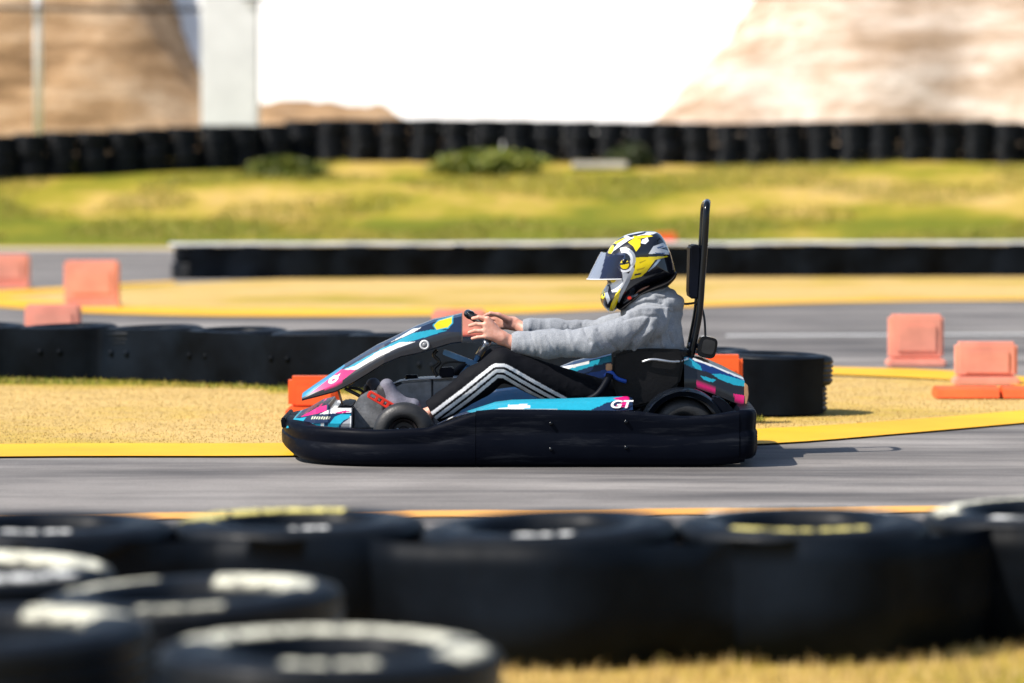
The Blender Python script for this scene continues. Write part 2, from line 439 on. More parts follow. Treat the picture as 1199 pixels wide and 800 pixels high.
def sheet(name, pts, z, mat, sub=0):
    bm = bmesh.new(); vs = [bm.verts.new((x, y, z)) for x, y in pts]
    f = bm.faces.new(vs); bmesh.ops.triangulate(bm, faces=[f])
    for f in bm.faces:
        if f.normal.z < 0: f.normal_flip()
    V = [v.co[:] for v in bm.verts]; Fc = [[v.index for v in f.verts] for f in bm.faces]; bm.free()
    return tag(mk(name, V, Fc, mat, smooth=False), kind='structure')
def ribbon(name, up, lo, z, mat, n_=6):
    """band between two pixel polylines that lie on the ground"""
    a = spline([(*G(*p), z) for p in up], n_); c = spline([(*G(*p), z) for p in lo], n_)
    k = max(len(a), len(c)); a = resample([tuple(p) for p in a], k); c = resample([tuple(p) for p in c], k)
    V = []
    for p, q in zip(a, c): V += [tuple(p), tuple(q)]
    Fc = [(2*i, 2*i+1, 2*i+3, 2*i+2) for i in range(k-1)]
    return tag(mk(name, V, Fc, mat, smooth=False), kind='structure')

sheet('road', [(-45, -5.9), (45, -6.1), (45, 45.0), (-45, 45.0)], 0.004, M['asphalt'])
# infield island behind the kart
front1 = [(-1500, 536), (-600, 531), (0, 522), (330, 521), (600, 515), (890, 505), (1040, 496), (1199, 483), (1290, 474)]
back1 = [(1290, 464), (1199, 454), (1100, 447), (965, 442), (600, 430), (0, 420), (-600, 414), (-1500, 410)]
def grass_sheet(name, fr, bk, z, gf):
    a = [G(*p) for p in fr]; c = [G(*p) for p in bk][::-1]
    a = resample([tuple(v) for v in spline([(*p, 0) for p in a], 6)], 120); c = resample([tuple(v) for v in spline([(*p, 0) for p in c], 6)], 120)
    V = []; nv = 14
    for p, q in zip(a, c):
        for j in range(nv): t = j/(nv-1); V.append((p[0]+(q[0]-p[0])*t, p[1]+(q[1]-p[1])*t, z))
    o = mk(name, V, grid_faces(120, nv), M['ground']); tag(o, kind='structure')
    bm = bmesh.new(); bm.from_mesh(o.data)
    bmesh.ops.recalc_face_normals(bm, faces=bm.faces)
    if sum(f.normal.z for f in bm.faces) < 0: bmesh.ops.reverse_faces(bm, faces=bm.faces)
    bm.to_mesh(o.data); bm.free()
    green_attr(o, gf); return o
def barrier_line_y(x): return np.interp(x, [-5.0, -2.3, -0.36, 1.25, 1.6], [6.9, 6.7, 5.35, 3.2, 20])
def g_infield(x, y, z):
    return -0.13 + (0.26 if y > barrier_line_y(x)-0.45 else 0) + (0.04 if x > 1.2 else 0)
grass_sheet('grass_island', front1, back1, 0.008, g_infield)
front2 = [(-40, 349), (0, 352), (70, 357), (140, 361), (300, 364), (560, 363), (800, 356), (1199, 349), (2400, 344)]
back2 = [(-40, 346), (0, 345), (60, 342), (140, 337), (205, 333), (400, 326), (800, 322), (1199, 320), (2400, 318)][::-1]
grass_sheet('grass_strip', front2, back2, 0.008, lambda x, y, z: -0.10)
ribbon('yellow_kerb_line', [(-1500, 537), (-600, 532), (0, 523), (330, 522), (600, 516), (890, 505), (1040, 496), (1199, 483), (1290, 473), (1330, 467)],
       [(-1500, 552), (-600, 547), (0, 538), (330, 537), (600, 532), (890, 523), (1040, 512), (1199, 498), (1300, 488), (1352, 477)], 0.013, M['yellow'])
ribbon('yellow_edge_line', [(300, 412), (600, 421), (965, 432), (1100, 436), (1199, 444), (1290, 456), (1330, 467)],
       [(300, 421), (600, 430), (965, 441), (1100, 447), (1199, 455), (1280, 466), (1318, 474)], 0.015, M['yellow'])
ribbon('yellow_edge_line', [(-60, 348), (0, 350), (70, 355), (140, 360), (300, 363), (560, 362), (800, 356), (1199, 350), (2400, 345)],
       [(-60, 356), (0, 361), (70, 366), (140, 369), (300, 372), (560, 370), (800, 361), (1199, 353), (2400, 348)], 0.013, M['yellow'])
ribbon('yellow_edge_line', [(-60, 344), (0, 342), (60, 339), (140, 334), (205, 331)], [(-60, 351), (0, 349), (60, 344), (140, 337), (205, 333)], 0.015, M['yellow'])
ribbon('orange_edge_line', [(-300, 606), (0, 605), (300, 602), (600, 600), (900, 597), (1600, 590)], [(-300, 613), (0, 612), (300, 609), (600, 607), (900, 604), (1600, 597)], 0.009, M['orange_line'])
ribbon('white_edge_line', [(850, 393.6), (1199, 392), (1800, 390)], [(850, 395.2), (1199, 393.4), (1800, 391.4)], 0.009, M['white_line'])
ribbon('white_edge_line', [(-800, 292.6), (0, 292.2), (600, 292), (2000, 291)], [(-800, 294), (0, 293.6), (600, 293.4), (2000, 292.4)], 0.009, M['white_line'])

# ---- earth banks and white wall far behind
def bank(name, crest, Y0, depth, x0, x1, seed, brown):
    nx, ny = 150, 40; V = []
    for i in range(nx):
        x = x0 + (x1-x0)*i/(nx-1); S = crest(x)
        for j in range(ny):
            t = j/(ny-1); h = S*math.sin(min(t/0.85, 1)*math.pi/2)**0.9
            nz = 0.35*mnoise.fractal(Vector((x*0.6+seed, t*4, 1.3)), 1.0, 2.0, 5)*min(h, 1.0)
            V.append((x, Y0 + depth*t + 0.4*mnoise.noise(Vector((x*0.5, t*3, seed))), 1.36 + max(h+nz, -0.1)))
    o = mk(name, V, grid_faces(nx, ny), M['bank']); tag(o, kind='structure')
    green_attr(o, lambda x, y, z: brown); return o
YB = 62.0
def bx(px): return K(px, 100, YB+3)[0]
bank('earth_slope', lambda x: interp([(bx(560), 0.1), (bx(650), 0.5), (bx(700), 0.85), (bx(740), 1.2), (bx(755), 1.42), (bx(790), 1.85), (bx(830), 2.4), (bx(870), 3.0), (bx(900), 3.5), (bx(950), 4.6), (bx(1100), 6.2), (bx(1700), 6.8), (bx(3000), 6)], x), YB, 6.0, bx(560), bx(3000), 4.0, 0.0)
bank('earth_slope', lambda x: interp([(bx(-1600), 6), (bx(-300), 6.4), (bx(40), 6.2), (bx(130), 5.6), (bx(170), 4.4), (bx(190), 3.5), (bx(207), 2.95), (bx(225), 2.45), (bx(238), 2.1), (bx(260), 1.85), (bx(300), 1.7), (bx(400), 1.55), (bx(470), 1.38), (bx(520), 1.0), (bx(560), 0.1)], x), YB, 6.0, bx(-1600), bx(560), 11.0, 1.0)
wl = thing('white_wall', 'bright white slope wall leaning back between two brown earth slopes', 'wall', (bx(550), YB+7.6, 1.3))
box('wall_face', (bx(550), YB+5.4, 4.9), (22.0, 0.4, 10.4), M['white_wall'], wl, 0.03, Matrix.Rotation(R(-45), 3, 'X'))
box('coping', (bx(550), YB+9.1, 8.65), (22.3, 0.6, 0.14), M['pale_post'], wl, 0.02)
p1 = thing('pale_pillar', 'thick pale square pillar at left end of the white wall', 'pillar', (*K3(270, 140, YB-0.6)[:2], 1.36))
box('shaft', (p1.location.x, YB-0.6, 4.2), (1.12, 0.6, 5.7), M['pale_post'], p1, 0.03)
box('plinth', (p1.location.x, YB-0.6, 1.45), (1.3, 0.78, 0.3), M['pale_post'], p1, 0.03)
p2 = thing('pale_post', 'thin pale pole standing at far left before the brown slope', 'pole', (K(45, 140, YB-1.5)[0], YB-1.5, 1.36))
tube('pole', [(p2.location.x, YB-1.5, 1.3), (p2.location.x, YB-1.5, 7.0)], 0.075, M['pale_post'], p2, 12)
tube('collar', [(p2.location.x, YB-1.5, 1.3), (p2.location.x, YB-1.5, 1.5)], 0.13, M['pale_post'], p2, 12)
cb = [K3(-900, -10, YB-1.62), K3(-300, 8, YB-1.62), K3(45, 10, YB-1.62), K3(160, 12, YB-1.1), K3(236, 11, YB-0.62)]
c_ = tube('cable', cb, 0.042, M['cable'], None, 8, n=8); tag(c_, 'black cable strung across the top left from pole to pillar', 'cable')
cb = [K3(285, -1, YB-0.97), K3(440, 0, YB-1.0), K3(700, -2, YB-1.0), K3(1500, -12, YB-1.0)]
c_ = tube('cable', cb, 0.03, M['cable'], None, 8, n=8); tag(c_, 'thin dark cable at the top edge crossing the white wall', 'cable')

# ---- tyres
def tyre_mesh(name, Ro, Ri, W, seg=56, marks=(), tread=True):
    """tyre lying flat, base at z=0; marks = (angle0, angle1, r0, r1, colour) painted on its upper side"""
    prof = []
    h = W/2
    prof += [(Ri, 0.18*W), (Ri+0.012, 0.05*W), (Ri+0.03, 0.02*W), ((Ri+Ro)/2, 0.0), (Ro-0.04, 0.01*W), (Ro-0.012, 0.07*W), (Ro-0.002, 0.16*W)]
    if tread:
        for z in (0.28, 0.42, 0.58, 0.72):
            prof += [(Ro, (z-0.05)*W), (Ro-0.009, (z-0.02)*W), (Ro-0.009, (z+0.02)*W), (Ro, (z+0.05)*W)]
    else: prof += [(Ro, 0.5*W)]
    prof += [(Ro-0.002, 0.84*W), (Ro-0.012, 0.93*W), (Ro-0.04, 0.99*W)]
    for k in range(1, 8): prof.append((Ro-0.04 + (Ri+0.03-Ro+0.04)*k/8, W*(1.0-0.01*math.sin(k))))
    prof += [(Ri+0.03, 0.98*W), (Ri+0.012, 0.95*W), (Ri, 0.82*W)]
    nP = len(prof); V = []
    for k in range(seg):
        a = 2*math.pi*k/seg
        lug = 0.004 if tread and k % 2 else 0
        for r, z in prof:
            rr_ = r - (lug if r > Ro-0.003 else 0)
            V.append((rr_*math.cos(a), rr_*math.sin(a), z))
    Fc = [(k*nP+j, ((k+1) % seg)*nP+j, ((k+1) % seg)*nP+(j+1) % nP, k*nP+(j+1) % nP) for k in range(seg) for j in range(nP)]
    me = bpy.data.meshes.new(name); me.from_pydata(V, [], Fc); me.update()
    me.polygons.foreach_set('use_smooth', [True]*len(me.polygons))
    at = me.color_attributes.new('paint', 'FLOAT_COLOR', 'POINT')
    cl = np.zeros((len(V), 4)); A = np.array(V); ang = np.degrees(np.arctan2(A[:, 1], A[:, 0])) % 360; rad = np.hypot(A[:, 0], A[:, 1])
    for a0, a1, r0, r1, c in marks:
        d = (ang-a0) % 360 <= (a1-a0) % 360
        s = d & (rad >= r0) & (rad <= r1) & (A[:, 2] > 0.93*W); cl[s] = (*c, 1)
    at.data.foreach_set('color', cl.astype(np.float32).ravel())
    return me
CREAM = (0.80, 0.78, 0.62); PYEL = (0.78, 0.68, 0.22); WHT = (0.82, 0.82, 0.78)
plain = tyre_mesh('tyre', 0.31, 0.185, 0.16); plain.materials.append(M['tyre'])
plain_big = tyre_mesh('tyre_big', 0.335, 0.195, 0.172); plain_big.materials.append(M['tyre'])
plain_far = tyre_mesh('tyre_far', 0.31, 0.185, 0.20, 32); plain_far.materials.append(M['tyre_far'])
def put_tyre(parent, me, loc, rz, tilt=(0, 0)):
    o = bpy.data.objects.new('tyre', me); COL.objects.link(o); o.parent = parent
    o.location = loc; o.rotation_euler = (tilt[0], tilt[1], rz); return o
# foreground stacks: (px of top centre, py of top centre, marks, label)
GRP = 'stacks of old tyres lining the near side of the track'
TOPZ = 0.34
fg = [(55, 612, [(252, 290, .21, .265, WHT)], 'tyre stack with one short white dash in the back row at left'),
      (350, 608, [(60, 190, .20, .31, PYEL), (270, 290, .235, .27, WHT)], 'tyre stack with a broad pale yellow arc on its far rim'),
      (645, 613, [(252, 282, .21, .26, WHT)], 'middle tyre stack of the back row with a single white dash'),
      (940, 609, [(30, 150, .24, .31, WHT), (225, 305, .21, .26, PYEL)], 'tyre stack with white rim line and pale yellow smear'),
      (1228, 595, [(60, 200, .22, .31, CREAM), (230, 250, .24, .27, WHT)], 'rightmost tyre stack with wide cream band on top'),
      (385, 757, [(15, 170, .195, .305, CREAM), (255, 292, .225, .27, CREAM), (325, 0, .20, .305, CREAM)], 'nearest tyre stack with the large cream curve across its top'),
      (225, 692, [(345, 80, .19, .25, CREAM), (110, 165, .22, .305, CREAM), (255, 290, .27, .305, CREAM)], 'tyre stack with a cream hook mark behind the nearest stack'),
      (-35, 662, [(350, 85, .19, .30, CREAM), (265, 330, .22, .30, WHT)], 'left edge tyre stack with thick cream blotches in the middle row'),
      (-15, 733, [(20, 75, .19, .30, CREAM)], 'left edge tyre stack with one cream patch in the front row')]
BACK = [G(-240, 614, TOPZ)]
for i, (px, py, marks, lab) in enumerate(fg):
    x, y = G(px, py, TOPZ)
    if i < 5: BACK.append((x, y))
    t = thing('tyre_stack', lab, 'tyre stack', (x, y, 0), GRP)
    top = tyre_mesh('marked_tyre', 0.335, 0.195, 0.172, 120, [(a0, a1, r0*1.08, r1*1.08, c) for a0, a1, r0, r1, c in marks]); top.materials.append(M['tyre'])
    r1 = random.uniform(0, 6)
    put_tyre(t, plain_big, (random.uniform(-.02, .02), random.uniform(-.02, .02), 0), r1)
    put_tyre(t, top, (0, 0, 0.172), 0, (R(random.uniform(0.4, 1.6)), R(random.uniform(-3, 3))))
# black rubber belt following the near faces of the back row
V = []; L_ = []
for (x, y) in BACK:
    for a in np.linspace(R(236), R(304), 14): L_.append((x+math.cos(a)*0.345, y+math.sin(a)*0.345, math.cos(a), math.sin(a)))
L_ = [q for q in L_]
D_ = []
for p_, q_ in zip(L_, L_[1:]):
    for k in range(3): D_.append(tuple(p_[i]+(q_[i]-p_[i])*k/3 for i in range(4)))
L_ = D_
for k, (x, y, nx, ny) in enumerate(L_):
    cx_ = min(abs(x-b[0]) for b in BACK); tz = 0.322 - 0.018*min(cx_/0.33, 1.2)**2 + 0.012*mnoise.noise(Vector((x*1.6, 2.0, 0))); b_ = 0.03*mnoise.noise(Vector((x*2.3, 0, 3)))
    for o_, z in ((0, 0.008), (0.012+b_, 0.008), (0.016+b_*1.5, tz*0.45), (0.012+b_, tz*0.8), (0.004+b_, tz), (0, tz), (0, tz*0.45)): V.append((x+nx*o_, y+ny*o_, z))
Fc = grid_faces(len(L_), 7, True); Fc += [tuple(range(7))[::-1], tuple((len(L_)-1)*7+i for i in range(7))]
o = mk('rubber_belt', V, Fc, M['belt'], loc=(BACK[2][0], BACK[2][1]-0.33, 0)); 
tag(o, 'black rubber belt wrapped along the near face of the back row of tyre stacks', 'rubber belt')
# belts (rubber matting) bolted to the near face of the back row: scalloped
def tyre_barrier(name, label, pts, layers, me, spacing, group=None, zf=None, belt=None, strip=False):
    pts = [Vector((*p, 0)) for p in pts]; base = pts[0]
    t = thing(name, label, 'tyre barrier', (base.x, base.y, zf(base.x, base.y) if zf else 0), group)
    L = [0]
    for a, c in zip(pts, pts[1:]): L.append(L[-1]+(c-a).length)
    n_ = int(L[-1]/spacing)+1; W = 0.2 if me is plain_far else 0.16
    for i in range(n_):
        s = i*spacing; x = np.interp(s, L, [p.x for p in pts]); y = np.interp(s, L, [p.y for p in pts])
        z0 = zf(x, y)-0.03 if zf else 0
        for k in range(layers):
            put_tyre(t, me, (x-base.x+random.uniform(-.03, .03), y-base.y+random.uniform(-.03, .03), z0-t.location.z + k*(W-0.002)), random.uniform(0, 6), (R(random.uniform(-2, 2)), R(random.uniform(-2, 2))))
    def along(s_):
        sc_ = min(max(s_, 0), L[-1]); e = 0.15
        q = [(np.interp(min(max(s_+d, 0), L[-1]), L, [p.x for p in pts]), np.interp(min(max(s_+d, 0), L[-1]), L, [p.y for p in pts])) for d in (-e, 0, e)]
        tx, ty = q[2][0]-q[0][0], q[2][1]-q[0][1]; ln = math.hypot(tx, ty); tx, ty = tx/ln, ty/ln
        nx, ny = (ty, -tx) if -tx < 0 else (-ty, tx)
        return q[1][0]+tx*(s_-sc_), q[1][1]+ty*(s_-sc_), nx, ny
    def wrap(s_, of):
        if belt == 'open' and s_ < 0:
            x, y, nx, ny = along(0.0); an = -s_/0.34; tx, ty = -ny, nx
            e = along(0.3); 
            if (e[0]-x)*tx + (e[1]-y)*ty < 0: tx, ty = -tx, -ty
            dx, dy = nx*math.cos(an)-tx*math.sin(an), ny*math.cos(an)-ty*math.sin(an)
            return x+dx*of, y+dy*of
        x, y, nx, ny = along(s_); return x+nx*of, y+ny*of
    H = layers*W
    if belt:
        V = []; nb = n_*10
        for i in range(nb+1):
            s = (-0.62 if belt == 'open' else -0.31) + (L[-1]+0.7)*i/nb; x, y, nx, ny = along(s)
            bul = 0.05*(abs(math.cos(math.pi*s/spacing))-0.7); z0 = zf(x, y) if zf else 0
            if belt == 'open' and s < 0.0: bul = 0.015
            for off, zz in ((0.330+bul, 0.02), (0.334+bul, H*0.5), (0.332+bul, H*0.97), (0.318+bul, H*0.97), (0.318+bul, 0.02)):
                of = off + 0.015*mnoise.noise(Vector((s*1.1, zz*4, 2)))
                V.append((*wrap(s, of), z0+zz+(0.02*mnoise.noise(Vector((s*1.2, 0, 0))) if zz > 0.1 else 0)))
        Fc = grid_faces(nb+1, 5, True); Fc += [tuple(range(5)), tuple(nb*5+i for i in range(5))]
        bm = bmesh.new(); vs = [bm.verts.new(v) for v in V]
        for f in Fc: bm.faces.new([vs[i] for i in f])
        autosmooth(mkbm('belt', bm, M['belt'], t), 45)
        if belt == 'open':
            for i in range(n_):
                for ds in (-0.05, 0.07):
                    x, y, nx, ny = along(i*spacing+ds); p = Vector((x+nx*0.352, y+ny*0.352, 0.17)); bm = bmesh.new()
                    bmesh.ops.create_cone(bm, cap_ends=True, segments=12, radius1=0.02, radius2=0.015, depth=0.012, matrix=Matrix.Translation(p) @ Matrix.Rotation(R(90), 4, 'X')); mkbm('bolt', bm, M['belt'], t)
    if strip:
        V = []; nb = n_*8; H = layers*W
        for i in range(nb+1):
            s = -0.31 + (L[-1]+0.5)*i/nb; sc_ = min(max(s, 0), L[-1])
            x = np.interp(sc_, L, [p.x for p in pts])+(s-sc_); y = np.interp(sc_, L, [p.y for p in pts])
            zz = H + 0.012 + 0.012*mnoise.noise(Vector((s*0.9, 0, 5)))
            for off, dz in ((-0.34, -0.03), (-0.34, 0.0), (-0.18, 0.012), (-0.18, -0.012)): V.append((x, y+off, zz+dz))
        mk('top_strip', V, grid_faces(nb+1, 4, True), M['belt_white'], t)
    return t
tyre_barrier('tyre_barrier', 'black two-high tyre barrier on the dry grass directly behind the kart', [G(897, 486), G(520, 458), G(150, 443), G(-120, 440), G(-700, 436)], 2, plain, 0.61, None, None, 'open')
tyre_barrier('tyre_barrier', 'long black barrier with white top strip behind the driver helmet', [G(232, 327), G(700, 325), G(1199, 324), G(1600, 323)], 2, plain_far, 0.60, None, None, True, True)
YF = 55.8
for (a, c, lab) in [((-500, 5.2), (335, 0.5), 'lower left length of the far black tyre barrier before the brown slope'),
                    ((352, 0), (770, 0), 'middle length of the far black tyre barrier before the white wall'),
                    ((780, 0), (1560, 0), 'right length of the far black tyre barrier below the pale slope')]:
    ya, yc = YF-a[1], YF-c[1]
    pa = (K(a[0], 190, ya)[0], ya); pc = (K(c[0], 190, yc)[0], yc)
    tyre_barrier('tyre_barrier', lab, [pa, pc], 4, plain_far, 0.572, 'lengths of tyre barrier on top of the grass bank', hgt)
sl = thing('pale_slab', 'small pale stone slab lying in front of the far tyre barrier', 'slab', (*K3(702, 181, YF-1.2)[:2], hgt(K(702, 181, YF-1.2)[0], YF-1.2)))
box('slab_top', (sl.location.x, YF-1.2, sl.location.z+0.06), (1.0, 0.5, 0.12), M['slab'], sl, 0.02)
box('slab_foot', (sl.location.x, YF-1.2, sl.location.z+0.01), (0.8, 0.4, 0.05), M['slab'], sl, 0.01)

# ---- orange markers
def marker(px0, px1, top, base, mat, label, Yover=None):
    cx, cy = G((px0+px1)/2, base); s = F/(cy-CY); w = (px1-px0)/s; h = (base-top)/s
    t = thing('orange_marker', label, 'marker', (cx, cy, 0), 'orange marker blocks around the track')
    hw = w/2; d = 0.06
    bm = bmesh.new(); box_bm(bm, (cx, cy, 0.05+(h-0.05)/2), (w, 2*d, h-0.05), min(0.02, w*0.1))
    o = mkbm('panel', bm, mat, t); autosmooth(o, 40)
    for sy in (-1, 1):
        bm = bmesh.new(); box_bm(bm, (cx, cy+sy*(d+0.004), h*0.55), (w*0.72, 0.012, h*0.5), 0.005)
        autosmooth(mkbm('raised_face', bm, mat, t), 40)
    bm = bmesh.new(); box_bm(bm, (cx, cy, 0.028), (w+0.02, 0.24, 0.056), 0.014); autosmooth(mkbm('base', bm, mat, t), 40)
marker(-28, 35, 298, 339, M['salmon'], 'faded orange marker cut by the left edge on the far road')
marker(76, 140, 305, 361, M['salmon'], 'faded orange marker at the tip of the dry grass strip')
marker(30, 95, 356, 402, M['salmon'], 'faded orange marker just behind the left of the near tyre barrier')
marker(1040, 1104, 368, 430, M['salmon'], 'tall faded orange marker on grey track right of the tyre barrier')
marker(1118, 1190, 400, 452, M['salmon'], 'faded orange marker behind the orange kerb block at right')
marker(338, 398, 440, 489, M['orange'], 'bright orange marker on grass behind the kart nose')
marker(808, 869, 415, 498, M['orange'], 'bright orange marker against tyres behind the kart tail')
marker(506, 570, 362, 402, M['salmon'], 'faded orange marker seen behind the steering wheel')
marker(768, 792, 273, 290, M['orange'], 'tiny far orange marker above the driver helmet')
x0, y0 = G(1092, 468); x1, y1 = G(1330, 470)
t = thing('kerb_block', 'long low bright orange kerb block at the right edge', 'kerb block', ((x0+x1)/2, (y0+y1)/2, 0))
prof = [(-0.14, 0), (-0.12, 0.045), (-0.05, 0.062), (0.05, 0.062), (0.12, 0.045), (0.14, 0)]
for k in range(3):
    xa = x0+(x1-x0)*k/3+0.008; xb = x0+(x1-x0)*(k+1)/3-0.008
    bm = bmesh.new()
    A = [bm.verts.new((xa, y0+p, z+0.012)) for p, z in prof]; B = [bm.verts.new((xb, y0+p, z+0.012)) for p, z in prof]
    bm.faces.new(A); bm.faces.new(B[::-1])
    for i in range(6): j = (i+1) % 6; bm.faces.new((A[i], A[j], B[j], B[i]))
    bmesh.ops.bevel(bm, geom=list(bm.edges), offset=0.006, segments=2, affect='EDGES')
    autosmooth(mkbm('kerb_segment', bm, M['orange'], t), 40)

# ---- grass blades
def blades(name, pos, hmin, hmax, wid, palette, lean=0.5):
    nb = len(pos); P = np.array(pos); a = rng.uniform(0, 2*np.pi, nb); h = rng.uniform(hmin, hmax, nb)*rng.uniform(0.6, 1, nb)
    ld = rng.uniform(0, 2*np.pi, nb); lm = rng.uniform(0, lean, nb)*h
    dx, dy = np.cos(a)*wid/2, np.sin(a)*wid/2
    V = np.empty((nb, 3, 3)); V[:, 0] = P - np.stack([dx, dy, 0*dx], 1); V[:, 1] = P + np.stack([dx, dy, 0*dx], 1)
    V[:, 2] = P + np.stack([np.cos(ld)*lm, np.sin(ld)*lm, h], 1)
    me = bpy.data.meshes.new(name); me.vertices.add(nb*3); me.vertices.foreach_set('co', V.ravel())
    me.loops.add(nb*3); me.loops.foreach_set('vertex_index', np.arange(nb*3)); me.polygons.add(nb)
    me.polygons.foreach_set('loop_start', np.arange(nb)*3); me.update(calc_edges=True)
    pal = np.array(palette); ci = rng.integers(0, len(pal), nb); c = pal[ci]*rng.uniform(0.85, 1.15, (nb, 1))
    cl = np.ones((nb, 3, 4)); cl[:, :, :3] = c[:, None, :]
    at = me.color_attributes.new('paint', 'FLOAT_COLOR', 'POINT'); at.data.foreach_set('color', cl.astype(np.float32).ravel())
    o = link(name, me, M['blade']); tag(o, kind='stuff'); return o
STRAW = [(0.62, 0.44, 0.17), (0.58, 0.40, 0.14), (0.52, 0.365, 0.10), (0.42, 0.32, 0.06)]
GRN = [(0.30, 0.27, 0.03), (0.2, 0.21, 0.02), (0.12, 0.15, 0.015), (0.42, 0.32, 0.08)]
pos = [(x, y, 0) for x, y in zip(rng.uniform(-2.2, 2.6, 42000), rng.uniform(-9.4, -5.3, 42000))]
tag(blades('dry_grass', pos, 0.015, 0.05, 0.006, STRAW+STRAW[:2]), 'short dry yellow grass in front of the tyre stacks', 'grass')
isl = [G(*p) for p in front1] + [G(*p) for p in back1]
X = rng.uniform(-6, 4.5, 130000); Yv = rng.uniform(1.2, 9, 130000)
s = in_poly(X, Yv, isl); X, Yv = X[s], Yv[s]
near_wall = np.array([y > barrier_line_y(x)-0.50 for x, y in zip(X, Yv)])
tag(blades('dry_grass', [(x, y, 0.008) for x, y in zip(X[~near_wall], Yv[~near_wall])], 0.004, 0.010, 0.006, STRAW[:3]), 'short straw coloured grass on the infield behind the kart', 'grass')
tag(blades('green_grass', [(x, y, 0.008) for x, y in zip(X[near_wall], Yv[near_wall])], 0.012, 0.035, 0.008, GRN), 'greener grass growing along the foot of the near tyre barrier', 'grass')
X = rng.uniform(-10, 10, 60000); Yv = rng.uniform(47.3, 57, 60000)
dens = np.array([mnoise.noise(Vector((x*0.35, y*0.5, 9.0))) for x, y in zip(X, Yv)]); s = dens > 0.0; X, Yv = X[s], Yv[s]
tag(blades('green_grass', [(x, y, hgt(x, y)) for x, y in zip(X, Yv)], 0.04, 0.11, 0.03, [(0.36, 0.31, 0.035), (0.27, 0.26, 0.025), (0.2, 0.21, 0.02), (0.45, 0.35, 0.08)], 0.8), 'rough green tufts on the grass bank far behind', 'grass')
# two low bushes at the far barrier
def bush(px, py, Y, w, h, label, cols):
    x, z = K(px, py, Y); z = hgt(x, Y); t = thing('low_bush', label, 'bush', (x, Y, z))
    n_ = 2600; a = rng.uniform(0, 2*np.pi, n_); r = np.sqrt(rng.uniform(0, 1, n_)); zz = rng.uniform(0, 1, n_)
    lump = np.array([0.7+0.5*mnoise.noise(Vector((math.cos(q)*1.6, math.sin(q)*1.6, k*2+px))) for q, k in zip(a, zz)])
    rr_ = r*np.sqrt(np.maximum(1-zz**2, 0.02))*lump
    C = np.stack([x+rr_*np.cos(a)*w, Y+rr_*np.sin(a)*w*0.5, z+zz*h*(0.75+0.5*lump*0.5)], 1)
    V, Fc = [], []; cl = []
    for c in C:
        u = Vector(rng.normal(size=3)).normalized(); v = u.orthogonal().normalized()*0.03; w_ = u*0.06
        k = len(V); V += [tuple(Vector(c)-w_), tuple(Vector(c)+v), tuple(Vector(c)+w_), tuple(Vector(c)-v)]; Fc.append((k, k+1, k+2, k+3))
        q = np.array(cols[rng.integers(len(cols))])*rng.uniform(0.6, 1.3); cl += [(*q, 1)]*4
    o = mk('foliage', V, Fc, M['leaf'], t, smooth=False)
    at = o.data.color_attributes.new('paint', 'FLOAT_COLOR', 'POINT'); at.data.foreach_set('color', np.array(cl, np.float32).ravel())
    VV, FF = [], []
    for k in range(6):
        q = k*1.05; v2, f2 = tube_pts([(x, Y, z-0.02), (x+math.cos(q)*w*0.3, Y+math.sin(q)*w*0.15, z+h*0.6)], [0.015, 0.006], 6)
        FF += [tuple(i+len(VV) for i in f) for f in f2]; VV += v2
    mk('stem', VV, FF, M['tan_plate'], t)
bush(572, 190, YF-1.6, 1.5, 0.42, 'wide bright green bush in front of the far tyre barrier', [(0.22, 0.26, 0.02), (0.30, 0.30, 0.03), (0.13, 0.18, 0.012)])
bush(335, 190, YF-1.9, 0.9, 0.35, 'small green bush where the far barrier steps down', [(0.11, 0.15, 0.012), (0.19, 0.20, 0.02)])
bush(740, 182, YF-0.9, 0.6, 0.45, 'dark olive bush leaning on the far barrier above the helmet', [(0.04, 0.06, 0.012), (0.07, 0.08, 0.015)])

# ================================================================== KART
YC = 0.65
kart = thing('racing_kart', 'black racing kart with cyan, navy and pink panels on the grey track', 'go-kart', (K(608, 500, YC)[0], YC, 0))
CYAN = (0.012, 0.33, 0.47); NAVY = (0.004, 0.018, 0.06); PINK = (0.72, 0.008, 0.17); WHITE = (0.78, 0.80, 0.80); YEL = (0.83, 0.66, 0.005)
BLK = (0.012, 0.013, 0.018); GREY = (0.3, 0.31, 0.33)
# bumpers: a section swept round a plan path; top height follows the path
def sweep(name, path, top, bot, mat, thick=0.07, bulge=0.003):
    """path: plan points (x,y, outward normal x,y) ; top/bot: heights per point"""
    V = []; ns = None
    for (x, y, nx, ny), zt, zb in zip(path, top, bot):
        h = zt-zb
        sec = [(-thick, zt-0.035), (-thick*0.8, zt-0.004), (-0.022, zt), (-0.008, zt-0.005), (-0.001, zt-0.018), (0.0, zt-0.035),
               (-0.004, zb+h*0.62), (-0.004, zb+h*0.58), (bulge, zb+h*0.54), (bulge, zb+h*0.3), (bulge*0.6, zb+h*0.2), (-0.004, zb+0.018), (-0.02, zb+0.003), (-thick, zb), (-thick*1.1, zb+0.03)]
        ns = len(sec)
        for o_, z in sec: V.append((x+nx*o_, y+ny*o_, z))
    Fc = grid_faces(len(path), ns, True); Fc.append(tuple(range(ns))[::-1]); k = (len(path)-1)*ns; Fc.append(tuple(k+i for i in range(ns)))
    bm = bmesh.new(); vs = [bm.verts.new(v) for v in V]
    for f in Fc: bm.faces.new([vs[i] for i in f])
    return autosmooth(mkbm(name, bm, mat, kart), 50)
def plan(points):
    P = spline([(x, y, 0) for x, y in points], 8); out = []
    for i, p in enumerate(P):
        t = (P[min(i+1, len(P)-1)]-P[max(i-1, 0)]).normalized(); out.append((p.x, p.y, -t.y, t.x))
    return out
xk = lambda px: K(px, 520, 0.0)[0]
